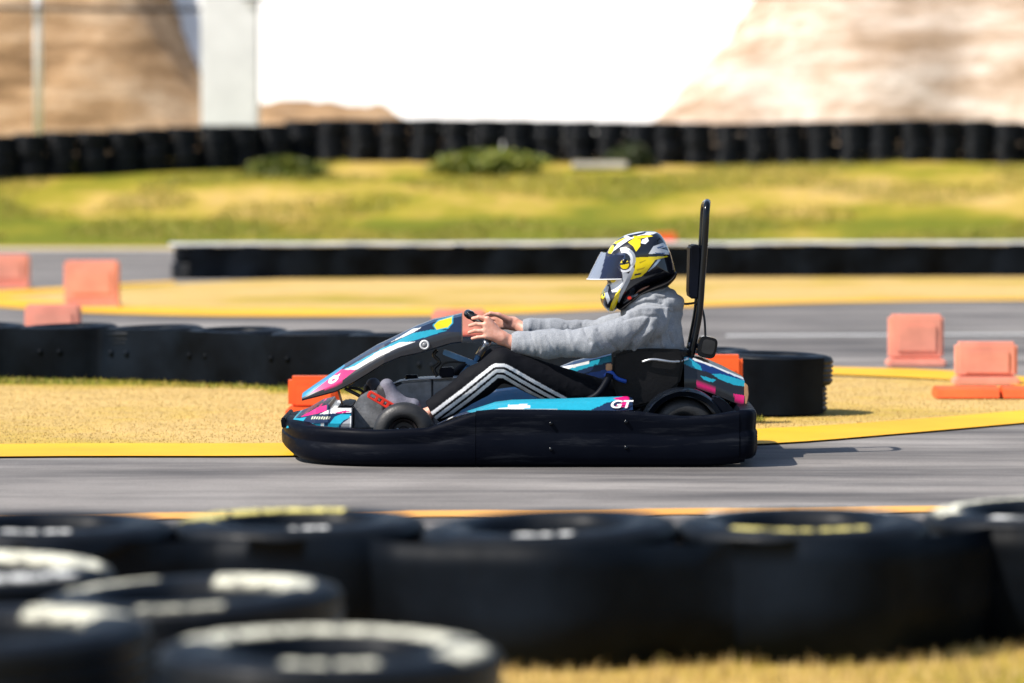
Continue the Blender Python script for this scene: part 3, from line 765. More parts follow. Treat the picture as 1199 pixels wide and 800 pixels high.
zk = lambda py: K(600, py, 0.0)[1]
# front: from near side to the nose and round to the far side (outward normal must point away from the kart)
BO = -0.085; BF = 2*YC-BO
fp = plan([(xk(557), BF), (xk(500), BF-0.005), (xk(430), BF-0.03), (xk(372), BF-0.14), (xk(334), BF-0.36), (xk(321), YC), (xk(334), BO+0.36), (xk(372), BO+0.14), (xk(430), BO+0.03), (xk(500), BO+0.005), (xk(557), BO)])
fp = [(x, y, -abs(nx) if abs(nx) > 0 else 0, ny) for x, y, nx, ny in fp]
fp = [(x, y, nx, abs(ny)*(1 if y > YC else -1)) for x, y, nx, ny in fp]
ftop = []
for x, y, nx, ny in fp:
    z = interp([(xk(330), zk(497)), (xk(345), zk(501)), (xk(400), zk(501.5)), (xk(440), zk(502.5)), (xk(500), zk(500)), (xk(520), zk(494)), (xk(557), zk(481))], x); ftop.append(z)
fbot = [interp([(xk(321), 0.05), (xk(345), 0.02), (xk(375), 0.007), (xk(557), 0.006)], x) for x, *_ in fp]
sweep('front_bumper', fp, ftop, fbot, M['bumper'], 0.11)
for side in (0, 1):
    ys_ = BO if side == 0 else BF
    pts = [(559, 480.5), (580, 478.5), (640, 479), (700, 480), (745, 480.5), (770, 484), (800, 486.5), (830, 485.5), (850, 482), (863, 480)]
    pr = [(xk(557.6+(864.3-557.6)*i/50), ys_, 0, -1 if side == 0 else 1) for i in range(51)]
    tp = [zk(np.interp(557.6+(864.3-557.6)*i/50, [p[0] for p in pts], [p[1] for p in pts])) for i in range(51)]
    bt = [0.006 + (0.012 if i > 44 else 0)*(i-44)/6 for i in range(51)]
    if side: pr, tp, bt = pr[::-1], tp[::-1], bt[::-1]
    sweep('side_bumper', pr, tp, bt, M['bumper'], 0.15)
rp = plan([(xk(864.7), BO+0.002), (xk(876), BO+0.012), (xk(883), BO+0.05), (xk(887), BO+0.16), (xk(889), YC), (xk(887), BF-0.16), (xk(883), BF-0.05), (xk(876), BF-0.012), (xk(864.7), BF-0.002)])
rp = [(x, y, abs(nx), abs(ny)*(1 if y > YC else -1)) for x, y, nx, ny in rp]
sweep('rear_bumper', rp, [zk(479)]*len(rp), [0.035 if x > xk(872) else 0.022 for x, *_ in rp], M['bumper'], 0.09)
for px, py in ((645, 496), (645, 526), (733, 494), (733, 524)):
    p = K3(px, py, BO-0.004); bm = bmesh.new(); bmesh.ops.create_cone(bm, cap_ends=True, segments=14, radius1=0.009, radius2=0.007, depth=0.008, matrix=Matrix.Translation(p) @ Matrix.Rotation(R(90), 4, 'X'))
    mkbm('bolt', bm, M['black_gloss'], kart)
# nose lip
prism_px('nose_lip', [(328.5, 491), (332, 488), (335, 491), (336.5, 500), (330, 502)], 0.36, 0.94, M['black'], kart, bev=0.004)
# nose panel
def shell_px(name, top, bot, Yn, half, n_u=110, n_v=44, crown=0.012, crease=0.45, inset=0.72, close=True, yc=YC, mat=None, hw=None):
    """lofted body: px outlines (near side plane Yn), chamfered near and far sides"""
    DV = 26; px0 = max(top[0][0], bot[0][0]); px1 = min(top[-1][0], bot[-1][0]); V = []
    for i in range(n_u):
        px = px0+(px1-px0)*i/(n_u-1)
        x, zt = K(px, interp(top, px), Yn); _, zb = K(px, interp(bot, px), Yn)
        w = half*(interp(hw, px) if hw else 1)
        sec = [(-w*0.9, zb), (-w, zb+0.006), (-w, zb+crease*(zt-zb)), (-w*inset, zt), (-w*inset*0.5, zt+crown*0.8), (0, zt+crown), (w*inset*0.5, zt+crown*0.8), (w*inset, zt), (w, zb+crease*(zt-zb)), (w, zb+0.006), (w*0.9, zb)]
        q = []
        cnt = [2, 2, DV, DV, 6, 4, 4, 6, DV, DV, 2]
        for (p_, q_, c_) in zip(sec, sec[1:], cnt):
            for k in range(c_): q.append((p_[0]+(q_[0]-p_[0])*k/c_, p_[1]+(q_[1]-p_[1])*k/c_))
        n_v = len(q)
        for y, z in q: V.append((x, yc+y, z))
    Fc = grid_faces(n_u, n_v, True)
    k = (n_u-1)*n_v; Fc.append(tuple(range(n_v))[::-1]); Fc.append(tuple(k+i for i in range(n_v)))
    bm = bmesh.new(); vs = [bm.verts.new(v) for v in V]
    for f in Fc: bm.faces.new([vs[i] for i in f])
    bmesh.ops.remove_doubles(bm, verts=bm.verts, dist=0.00005)
    return autosmooth(mkbm(name, bm, mat or M['paint'], kart), 42)
Z7 = lambda L_: [(340+x/5.45, 365+y/5.45) for x, y in L_]
Z6 = lambda L_: [(320+x/6.67, 440+y/6.67) for x, y in L_]
Z8 = lambda L_: [(740+x/6.67, 380+y/6.67) for x, y in L_]
Z1 = lambda L_: [(320+x/4, 360+y/4) for x, y in L_]
Z3 = lambda L_: [(600+x/4, 400+y/4) for x, y in L_]
Z4 = lambda L_: [(660+x/7.275, 260+y/7.275) for x, y in L_]
o = shell_px('front_fairing', [(352.5, 465), (365, 456), (402, 431), (440, 408), (457, 400), (485, 386), (507, 377.5), (530, 373), (540.5, 370.5)],
         [(352.5, 470.5), (372, 465.5), (393, 459.5), (412, 450), (430, 439), (450, 426.5), (470, 418.5), (490, 414.5), (510, 408.5), (528, 403), (540.5, 401.5)], 0.50, 0.155, 220, 90, 0.01, 0.42, 0.86,
         hw=[(352, 0.55), (400, 0.85), (450, 1), (541, 1)])
paint(o, (0.022, 0.023, 0.03), [
    (Z7([(60, 560), (130, 523), (290, 472), (415, 372), (560, 287), (690, 227), (800, 192), (1000, 128), (1100, 130), (1100, -10), (900, 40), (640, 160), (340, 320)]), NAVY),
    (Z7([(330, 375), (410, 362), (560, 272), (700, 204), (800, 182), (1000, 120), (900, 115), (780, 138), (640, 206), (500, 280)]), CYAN),
    (Z7([(335, 374), (420, 371), (560, 290), (690, 230), (800, 192), (700, 196), (560, 255), (410, 348)]), WHITE),
    (Z7([(120, 528), (322, 372), (418, 372), (290, 472)]), PINK),
    (Z7([(60, 560), (120, 528), (322, 372), (345, 350), (320, 340), (180, 440), (60, 530)]), (0.02, 0.25, 0.45)),
    (Z7(ell(272, 436, 38, 20, -0.6)), WHITE), (Z7([(275, 420), (318, 396), (310, 412), (290, 424)]), WHITE),
    (Z7(ell(272, 438, 14, 6, -0.6)), PINK),
    (Z7([(636, 198), (780, 137), (840, 100), (780, 112)]), WHITE),
    (Z7([(905, 88), (940, 55), (1040, 30), (1038, 76), (1008, 108), (930, 122)]), (0.03, 0.35, 0.5)),
    (Z7([(915, 86), (945, 60), (1032, 36), (1030, 72), (1004, 101), (932, 115)]), YEL)], 0.50)
fair = o
for px, py, Yq in ((497, 404, 0.489),):
    p = K3(px, py, Yq); V, Fc = tube_pts([p+Vector((0.017*math.cos(a), 0, 0.017*math.sin(a))) for a in (2*math.pi*k/20 for k in range(20))], 0.005, 8, True)
    mk('washer', V, Fc, M['washer'], kart)
    bm = bmesh.new(); bmesh.ops.create_cone(bm, cap_ends=True, segments=16, radius1=0.0125, radius2=0.0125, depth=0.006, matrix=Matrix.Translation(p) @ Matrix.Rotation(R(90), 4, 'X')); mkbm('bolt', bm, M['tank'], kart)
# nose panel
o = shell_px('nose_panel', [(335, 499), (337, 494.5), (345, 491), (353, 488), (369, 478.5), (384, 474.5), (386, 479), (394, 480), (410, 480), (411, 481)],
         [(335, 503), (411, 503)], 0.28, 0.37, 160, 100, 0.0, 0.30, 0.82)
paint(o, NAVY, [
    (Z6([(80, 420), (100, 345), (200, 338), (255, 328), (222, 368), (350, 376), (436, 396), (400, 420)]), CYAN),
    (Z6([(205, 330), (350, 250), (412, 236), (412, 280), (330, 302)]), PINK),
    (Z6([(360, 304), (450, 262), (610, 262), (610, 292), (430, 302)]), WHITE), (Z6([(470, 296), (560, 278), (605, 286), (520, 298)]), PINK),
    (Z6([(480, 322), (520, 308), (602, 308), (592, 332), (545, 352), (490, 420), (400, 420)]), CYAN),
    (Z6([(596, 318), (612, 318), (612, 405), (596, 405)]), WHITE), (Z6([(530, 380), (600, 330), (596, 405), (530, 405)]), GREY)]
    + [(Z6([(292+19*k, 342), (300+19*k, 322), (312+19*k, 322), (304+19*k, 342)]), (0.6, 0.62, 0.45)) for k in range(8)]
    + [(Z6([(375, 374), (400, 374), (395, 390), (370, 390)]), WHITE)], 0.28)
# side panels (near and far): sloping deck above the bumper
def side_panel(far):
    s = -1 if far else 1; Y0 = 2*YC if far else 0.0; V = []; nu, nv = 160, 24
    outer = [(512, 497), (530, 489), (555, 482.5), (600, 481), (700, 481.5), (741, 480)]
    inner = [(512, 496), (535, 485), (560, 477), (580, 470.5), (600, 468), (660, 466.5), (735, 464), (741, 466)]
    for i in range(nu):
        px = 512+(741-512)*i/(nu-1)
        xo, zo = K(px, interp(outer, px), 0.05); xi, zi = K(px, interp(inner, px), 0.17)
        for j in range(nv):
            t = j/(nv-1)
            if t < 0.8:
                q = t/0.8; y = 0.05+0.12*q; z = zo+(zi-zo)*math.sin(q*math.pi/2)**0.9
            else:
                q = (t-0.8)/0.2; y = 0.17+0.02*q; z = zi-0.10*q
            V.append((xo, Y0+s*y, z))
    bm = bmesh.new(); vs = [bm.verts.new(v) for v in V]
    for f in grid_faces(nu, nv): bm.faces.new([vs[i] for i in f])
    o = mkbm('side_panel', bm, M['paint'], kart)
    paint(o, (0.008, 0.04, 0.11) if far else NAVY, [] if far else [
        (Z3([(-220, 330), (-150, 300), (-80, 280), (0, 262), (540, 250), (545, 266), (440, 287), (360, 321), (0, 330)]), CYAN),
        (Z1([(790, 520), (930, 502), (1060, 470), (1200, 458), (1200, 468), (1100, 482), (1060, 505), (900, 545)]), WHITE),
        (Z3([(-20, 296), (75, 292), (10, 318), (-20, 318)]), WHITE), (Z3([(-80, 318), (200, 312), (215, 322), (160, 330), (-80, 332)]), (0.5, 0.5, 0.48)),
        (Z3([(470, 268), (545, 258), (550, 285), (520, 280)]), PINK),
        (Z3([(480, 300), (540, 275), (545, 300), (530, 306)]), PINK)], 0.10)
    return o
side_panel(False); side_panel(True)
def text_mesh(name, body, size, mat_w, mat, parent, extrude=0.0015, shear=0.25):
    cu = bpy.data.curves.new(name, 'FONT'); cu.body = body; cu.size = size; cu.extrude = extrude; cu.shear = shear; cu.align_x = 'CENTER'; cu.align_y = 'CENTER'; cu.offset = size*0.025
    ob = bpy.data.objects.new(name, cu); COL.objects.link(ob); ob.matrix_world = Matrix.Identity(4)
    dg = bpy.context.evaluated_depsgraph_get(); me = bpy.data.meshes.new_from_object(ob.evaluated_get(dg)); bpy.data.objects.remove(ob)
    V = [tuple(mat_w @ v.co) for v in me.vertices]; Fc = [tuple(p.vertices) for p in me.polygons]; bpy.data.meshes.remove(me)
    return mk(name, V, Fc, mat, parent, smooth=False)
p = K3(726, 474.0, 0.058)
text_mesh('lettering', 'GT', 0.05, Matrix.Translation(p) @ Matrix.Rotation(R(62), 4, 'X') @ Matrix.Diagonal((1.35, 1, 1, 1)), M['white_mark'], kart)
# engine cover on the far side and tail cover
o = shell_px('engine_cover', [(640, 442), (650, 436), (672, 427), (700, 420), (716, 416)], [(640, 462), (716, 470)], 0.93, 0.13, 90, 40, 0.01, 0.5, 0.8, yc=1.06)
paint(o, NAVY, [([(636, 445), (672, 430), (720, 415), (720, 423), (690, 430), (660, 440), (640, 446)], CYAN), ([(640, 442), (660, 434), (690, 426), (690, 423), (660, 430), (640, 438)], WHITE),
                ([(655, 452), (690, 437), (716, 432), (716, 440), (690, 445), (660, 458)], (0.01, 0.08, 0.4))], 0.93)
o = shell_px('tail_cover', [(801, 418), (812, 420), (824, 423.5), (850, 435), (872, 446.5)], [(801, 458), (815, 456), (838, 464), (860, 473), (872, 477)], 0.42, 0.25, 140, 80, 0.012, 0.35, 0.9)
paint(o, BLK, [
    (Z8([(380, 220), (470, 270), (880, 425), (885, 455), (640, 390), (540, 355), (400, 300)]), (0.004, 0.03, 0.16)),
    (Z8([(395, 230), (480, 285), (535, 322), (545, 357), (470, 337), (395, 302)]), CYAN),
    (Z8([(470, 275), (600, 320), (880, 435), (880, 425), (600, 305), (480, 262)]), WHITE),
    (Z8([(620, 387), (690, 385), (880, 440), (880, 484), (800, 473), (690, 432)]), CYAN),
    (Z8([(530, 395), (655, 432), (630, 452), (560, 432)]), CYAN),
    (Z8([(500, 440), (545, 448), (600, 490), (652, 500), (645, 526), (500, 490)]), PINK),
    (Z8([(780, 538), (875, 552), (870, 618), (820, 612)]), PINK)], 0.42)
prism_px('tail_plate', [(872, 448), (876, 452), (877, 462), (874, 478), (871, 478)], 0.40, 0.90, M['tan_plate'], kart, bev=0.003)
# fenders over the rear wheels, wheels
def wheel(px, py, rad, W, Yn, rimr):
    x, z = K(px, py, Yn+W/2); z = rad+0.004
    wt = thing('wheel', None, None, (0, 0, 0)); wt.parent = kart; wt.location = Vector((x, Yn+W/2, z))-kart.location
    def lathe(name, prof, mat, seg=48):
        V = []; nP = len(prof)
        for k in range(seg):
            a = 2*math.pi*k/seg
            for r, y in prof: V.append((x+r*math.cos(a), Yn+W/2+y, z+r*math.sin(a)))
        Fc = [(k*nP+j, ((k+1) % seg)*nP+j, ((k+1) % seg)*nP+(j+1) % nP, k*nP+(j+1) % nP) for k in range(seg) for j in range(nP)]
        bm = bmesh.new(); vs = [bm.verts.new(v) for v in V]
        for f in Fc: bm.faces.new([vs[i] for i in f])
        return autosmooth(mkbm(name, bm, mat, wt), 50)
    h = W/2
    lathe('tyre', [(rimr, -h*0.8), (rimr+0.006, -h*0.93), (rimr+0.02, -h), (rad-0.035, -h*0.98), (rad-0.014, -h*0.86), (rad-0.003, -h*0.6), (rad, 0), (rad-0.003, h*0.6), (rad-0.014, h*0.86), (rad-0.035, h*0.98), (rimr+0.02, h), (rimr, h*0.8)], M['rubber'])
    lathe('rim', [(0.0, -h*0.45), (0.025, -h*0.5), (0.03, -h*0.3), (rimr*0.7, -h*0.3), (rimr*0.85, -h*0.75), (rimr-0.004, -h*0.86), (rimr-0.002, h*0.8), (rimr*0.8, h*0.5), (0.0, h*0.3)], M['rim'])
    for k in range(3):
        a = k*2.094+0.5; bm = bmesh.new(); bmesh.ops.create_cone(bm, cap_ends=True, segments=6, radius1=0.008, radius2=0.008, depth=0.012, matrix=Matrix.Translation((x+0.032*math.cos(a), Yn+W/2-h*0.33, z+0.032*math.sin(a))) @ Matrix.Rotation(R(90), 4, 'X')); mkbm('nut', bm, M['steel'], wt)
    return x, z
wheel(473, 510, 0.131, 0.125, 0.085, 0.066); wheel(473, 510, 0.131, 0.125, 2*YC-0.21, 0.066)
for Yn in (0.085, 2*YC-0.265):
    x, z = wheel(800, 505, 0.142, 0.18, Yn, 0.066)
    V = []; nu = 40
    for i in range(nu):
        a = R(12)+(R(168)-R(12))*i/(nu-1)
        for r, y in ((0.158, -0.012), (0.178, -0.02), (0.186, 0.0), (0.186, 0.19), (0.170, 0.20), (0.162, 0.02)):
            V.append((x+1.0*r*math.cos(a), Yn+y, z-0.008+r*math.sin(a)))
    Fc = grid_faces(nu, 6, True); Fc += [tuple(range(6)), tuple((nu-1)*6+i for i in range(6))]
    bm = bmesh.new(); vs = [bm.verts.new(v) for v in V]
    for f in Fc: bm.faces.new([vs[i] for i in f])
    autosmooth(mkbm('wheel_guard', bm, M['black_gloss'], kart), 40)
    prism('guard_bracket', [K(a, b_, 0.1) for a, b_ in ((833, 466), (840, 464), (852, 472), (862, 483), (845, 486), (836, 480))], Yn+0.005, Yn+0.15, M['black'], kart, bev=0.008)
# chassis: floor, tubes, axle
prism_px('floor_pan', [(404, 537), (760, 537), (760, 541), (404, 541)], 0.22, 1.08, M['black'], kart, bev=0.003)
for Yq in (0.24, 1.06):
    tube('chassis_tube', [K3(400, 533, Yq), K3(440, 529, Yq), K3(560, 531, Yq), K3(780, 528, Yq), K3(862, 520, Yq)], 0.014, M['blue_steel'], kart, 8, n=6)
ax_ = K3(800, 508, 0.2); tube('rear_axle', [(ax_.x, 0.12, 0.146), (ax_.x, 1.18, 0.146)], 0.02, M['steel'], kart, 12)
ax_ = K3(473, 508, 0.2); tube('front_axle', [(ax_.x, 0.12, 0.135), (ax_.x, 1.18, 0.135)], 0.013, M['steel'], kart, 12)
# dark machinery between seat and tail
eng = []
bm = bmesh.new(); c = K3(825, 478, 0.75); box_bm(bm, c, (0.20, 0.42, 0.17), 0.02)
for k in range(7): box_bm(bm, c+Vector((-0.03, -0.22, -0.06+0.02*k)), (0.12, 0.05, 0.009), 0.002)
autosmooth(mkbm('engine_block', bm, M['black'], kart), 40)
prism_px('engine_shroud', [(778, 448), (800, 440), (815, 446), (850, 466), (858, 484), (778, 486)], 0.52, 0.95, M['black'], kart, bev=0.012)
tube('exhaust_pipe', [K3(775, 462, 0.46), K3(790, 456, 0.44), K3(812, 470, 0.42), K3(840, 486, 0.42)], 0.02, M['hose'], kart, 10, n=6)
# front inner panel, tank, pedals, struts
prism_px('pedal_panel', [(407, 501), (412, 478), (421, 464), (433, 457), (446, 458), (451, 480), (452, 503)], 0.52, 0.55, M['tank'], kart, bev=0.006)
prism_px('front_box', [(376, 502), (384, 483), (402, 474), (414, 476), (414, 502)], 0.42, 0.9, M['black'], kart, bev=0.008)
ft = prism_px('fuel_tank', [(455, 500), (453, 470), (456, 452), (472, 445), (500, 443), (540, 442), (562, 444), (556, 460), (545, 476), (520, 502)], 0.60, 0.80, M['tank'], kart, bev=0.016, seg=3)
tube('tank_seam', [K3(455, 451, 0.597), K3(472, 445.5, 0.597), K3(505, 443.5, 0.597), K3(540, 442.5, 0.597), K3(562, 444, 0.597)], 0.0035, M['steel'], kart, 6, n=5)
tube('tank_seam', [K3(506, 444, 0.597), K3(506, 498, 0.597)], 0.004, M['hose'], kart, 6)
tube('tank_cap', [K3(482, 444, 0.7), K3(482, 439, 0.7)], 0.028, M['black'], kart, 16)
for Yq, dx in ((0.385, 0), (0.80, -8)):
    a, b_ = K3(432+dx, 461, Yq), K3(463+dx, 479, Yq); d = (b_-a); L_ = d.length
    # plate with slots: two rails, end bars and cross webs
    bm = bmesh.new(); rot = Matrix.Rotation(math.atan2(-d.z, d.x), 3, 'Y')
    ctr = (a+b_)/2
    for v in (-0.0115, 0.0115): box_bm(bm, ctr + rot @ Vector((0, 0, v)), (L_, 0.05, 0.009), 0.002, rot)
    for u in (-0.48, -0.2, 0.02, 0.22, 0.48): box_bm(bm, ctr + rot @ Vector((u*L_, 0, 0)), (0.014, 0.049, 0.022), 0.002, rot)
    autosmooth(mkbm('pedal', bm, M['red'], kart), 40)
    tube('pedal_rod', [K3(456+dx, 476, Yq+0.02), K3(470+dx, 500, Yq+0.02)], 0.006, M['steel'], kart, 8)
tube('fairing_stay', [K3(396, 457, 0.6), K3(402, 477, 0.6)], 0.005, M['tan_plate'], kart, 8)
tube('cable_loom', [K3(404, 455, 0.58), K3(416, 461, 0.57), K3(426, 465, 0.57), K3(440, 459, 0.58), K3(452, 455, 0.6), K3(470, 449, 0.62)], 0.008, M['hose'], kart, 8, n=6)
tube('cable_loom', [K3(408, 454, 0.62), K3(420, 456, 0.62), K3(432, 461, 0.62), K3(446, 452, 0.62)], 0.006, M['hose'], kart, 8, n=6)
a, b_ = K3(519, 412, 0.62), K3(560, 428, 0.62); d = b_-a; rot = Matrix.Rotation(math.atan2(-d.z, d.x), 3, 'Y')
bm = bmesh.new(); box_bm(bm, (a+b_)/2, (d.length, 0.03, 0.024), 0.003, rot); box_bm(bm, (a+b_)/2+Vector((0.01, -0.016, -0.002)), (0.012, 0.004, 0.010), 0.001, rot)
autosmooth(mkbm('steering_support', bm, M['blue_steel'], kart), 40)
tube('steering_support', [K3(549, 428, 0.63), K3(536, 444, 0.63)], 0.008, M['blue_steel'], kart, 8)
tube('hose', [K3(512, 410, 0.6), K3(508, 416, 0.6), K3(515, 424, 0.6), K3(508, 432, 0.6), K3(512, 441, 0.6)], 0.008, M['hose'], kart, 8, n=6)
tube('hose', [K3(545, 425, 0.6), K3(530, 424, 0.6), K3(518, 427, 0.6), K3(514, 438, 0.6)], 0.004, M['hose'], kart, 8, n=6)
prism_px('fuse_box', [(514, 431), (531, 430), (532, 442), (515, 443)], 0.58, 0.66, M['black'], kart, bev=0.006)
# steering wheel
HUB = K3(579, 387, 0.62); axd = (K3(553, 428, 0.62)-HUB).normalized()
fwd = Vector((0, 1, 0)).cross(axd).normalized()
if fwd.x > 0: fwd = -fwd
SWR = 0.137
def rimpt(a, r=SWR): return HUB + fwd*(math.cos(a)*r) + Vector((0, 1, 0))*(math.sin(a)*r*1.05)
sw = thing('steering_wheel', None, None, (0, 0, 0)); sw.parent = kart; sw.location = HUB-kart.location
V, Fc = tube_pts([rimpt(2*math.pi*k/56) for k in range(56)], 0.0145, 12, True); mk('rim', V, Fc, M['seat'], sw)
for a in (1.2, math.pi, -1.2): tube('spoke', [HUB+axd*0.015, rimpt(a, SWR*0.95)], [0.016, 0.011], M['black_gloss'], sw, 8)
tube('boss', [HUB-axd*0.012, HUB+axd*0.045], [0.045, 0.03], M['black_gloss'], sw, 20)
tube('grip_pad', [rimpt(-0.45)+Vector((0, 0, 0.002)), rimpt(-0.15), rimpt(0.15), rimpt(0.45)], 0.019, M['black_gloss'], sw, 12, n=4)
tube('steering_column', [HUB+axd*0.04, HUB+axd*0.13], 0.016, M['steel'], kart, 14)
tube('steering_shaft', [HUB+axd*0.13, HUB+axd*0.17, HUB+axd*0.42], [0.011, 0.009, 0.009], M['blue_steel'], kart, 10)
# seat
YS = 0.60
spine = [(676, 499, 0.16, 0.04), (700, 505, 0.175, 0.075), (735, 510, 0.18, 0.10), (765, 505, 0.18, 0.145), (783, 487, 0.18, 0.16), (794, 460, 0.185, 0.15), (801, 430, 0.19, 0.12), (805, 409, 0.17, 0.05)]
sp = resample([tuple(v) for v in spline([(a, b_, w*1000) for a, b_, w, h in spine], 6)], 40)
hs = np.interp(np.linspace(0, 1, 40), np.linspace(0, 1, len(spine)), [h for *_, h in spine])
V = []; cen = [K3(a, b_, YS) for a, b_, w in sp]; nsec = 0
for i, (a, b_, w) in enumerate(sp):
    t = (cen[min(i+1, 39)]-cen[max(i-1, 0)]).normalized(); nrm = Vector((0, 1, 0)).cross(t).normalized()
    if nrm.x > 0.3 or nrm.z < -0.3: nrm = -nrm
    w /= 1000; h = hs[i]
    inn = [(-w-0.012, h), (-w, h*0.72), (-w*0.93, h*0.3), (-w*0.72, 0.02), (-w*0.35, 0.0), (0, 0), (w*0.35, 0.0), (w*0.72, 0.02), (w*0.93, h*0.3), (w, h*0.72), (w+0.012, h)]
    out = [(y*1.02+(0.012 if y > 0 else -0.012 if y < 0 else 0), z-0.014 if abs(y) < w*0.8 else z-0.004) for y, z in inn[::-1]]
    sec = inn+out; nsec = len(sec)
    for y, z in sec: V.append(tuple(cen[i]+nrm*z+Vector((0, y, 0))))
Fc = grid_faces(40, nsec, True); Fc += [tuple(range(nsec)), tuple(39*nsec+i for i in range(nsec))]
bm = bmesh.new(); vs = [bm.verts.new(v) for v in V]
for f in Fc: bm.faces.new([vs[i] for i in f])
mkbm('seat', bm, M['seat'], kart)
prism_px('seat_side_pad', [(718, 415), (738, 409.5), (760, 408), (798, 409), (802, 420), (796, 450), (770, 472), (742, 478), (724, 470), (716, 445)], 0.37, 0.405, M['seat'], kart, bev=0.012)
tube('seat_bracket', [K3(752, 424, 0.36), K3(765, 421, 0.35), K3(790, 424, 0.36), K3(806, 420, 0.42)], 0.006, M['steel'], kart, 8, n=5)
tube('belt_strap', [K3(708, 441, 0.36), K3(715, 436, 0.355), K3(722, 443, 0.352), K3(733, 447, 0.36)], 0.009, M['blue'], kart, 8, n=5)
tube('belt_strap', [K3(686, 470, 0.34), K3(700, 462, 0.34), K3(710, 448, 0.345), K3(714, 438, 0.35)], 0.017, M['black'], kart, 10, n=5)
box('belt_buckle', K3(713, 430, 0.352), (0.028, 0.014, 0.03), M['tan_plate'], kart, 0.004)
# roll hoop, headrest, lamp box
HY0, HY1 = 0.53, 0.77
prof = [(799, 464), (806, 432), (813, 398), (819, 365), (822, 325), (825, 285), (826.8, 252)]
near = [K3(a, b_, HY0) for a, b_ in prof]; top = K3(828, 238.5, HY0+0.05)
path = near + [K3(827.6, 242, HY0+0.015), top, K3(828, 237, HY0+0.12), K3(828, 237, HY1-0.12)] + [Vector((top.x, HY1-0.05, top.z)), Vector((near[-1].x+0.003, HY1-0.015, top.z-0.013))] + [Vector((p.x, HY1, p.z)) for p in near[::-1]]
tube('roll_hoop', path, 0.0150, M['black_gloss'], kart, 14, n=5)
for Yq in (HY0, HY1):
    p = K3(798, 464, HY0); tube('hoop_clamp', [(p.x, Yq, p.z-0.05), (p.x+0.004, Yq, p.z+0.012)], 0.022, M['steel'], kart, 12)
    tube('hoop_clamp', [(p.x-0.035, Yq-0.005, p.z-0.06), (p.x-0.01, Yq-0.005, p.z+0.03)], 0.009, M['steel'], kart, 8)
hr = prism_px('headrest', [(808, 289), (811, 287), (820, 287.5), (821, 300), (818, 350), (808, 350), (806.5, 345)], 0.52, 0.80, M['black'], kart, bev=0.010, seg=3)
tube('headrest_bar', [(near[4].x, HY0, near[4].z), (near[4].x, HY1, near[4].z)], 0.012, M['black_gloss'], kart, 10)
tube('brake_cable', [K3(822, 360, 0.62), K3(825, 375, 0.6), K3(826, 395, 0.58)], 0.005, M['hose'], kart, 8, n=5)
def rsq(cx, cy, rx, ry, rot, n_=28):
    out = []
    for k in range(n_):
        a = 2*math.pi*k/n_; u = math.copysign(abs(math.cos(a))**0.5, math.cos(a))*rx; v = math.copysign(abs(math.sin(a))**0.5, math.sin(a))*ry
        out.append((cx+u*math.cos(rot)-v*math.sin(rot), cy+u*math.sin(rot)+v*math.cos(rot)))
    return out
prism_px('lamp_box', rsq(828.5, 407, 11, 12.5, 0.2), 0.50, 0.62, M['black_gloss'], kart, bev=0.003)
prism_px('lamp_lens', rsq(829.5, 406.5, 7.5, 8.5, 0.2), 0.496, 0.51, M['rubber'], kart, bev=0.0015)
tube('lamp_bracket', [K3(806, 404, 0.56), K3(818, 405, 0.56)], 0.01, M['steel'], kart, 8)
tube('lamp_bracket', [K3(820, 419, 0.56), K3(812, 428, 0.56)], 0.008, M['steel'], kart, 8)
tube('shoulder_strap', [K3(778, 351, 0.60), K3(790, 354, 0.60), K3(803, 356, 0.61), K3(818, 354, 0.62)], 0.005, M['hose'], kart, 8, n=5)

# ================================================================== PERSON
YP = 0.60
SEATP = K3(735, 500, YP)
person = thing('person', 'driver in grey hoodie, striped black trousers and yellow helmet, seated steering the kart', 'person', (SEATP.x, YP, SEATP.z))
J = {'pelvis': K3(752, 482, YP), 'waist': K3(760, 448, YP), 'chest': K3(766, 405, YP), 'upper': K3(766, 378, YP), 'neck': K3(757, 352, YP), 'head': K3(745, 315, YP)}
for nm, sy, pts in (('n', -1, dict(sh=(757, 377, .185), el=(693, 401, .25), wr=(602, 402, .165), hip=(725, 476, .10), kn=(588, 426.5, .215), an=(497, 487, .15), toe=(453, 452, .14))),
                    ('f', 1, dict(sh=(757, 374, .185), el=(688, 392, .25), wr=(616, 386, .17), hip=(722, 476, .10), kn=(583, 424, .24), an=(480, 480, .20), toe=(437, 451, .19)))):
    for k, (a, b_, off) in pts.items(): J[k+nm] = K3(a, b_, YP+sy*off)
lo = (J['toef'].x-0.15, 0.1, 0.0); hi = (J['chest'].x+0.25, 1.12, 1.08)
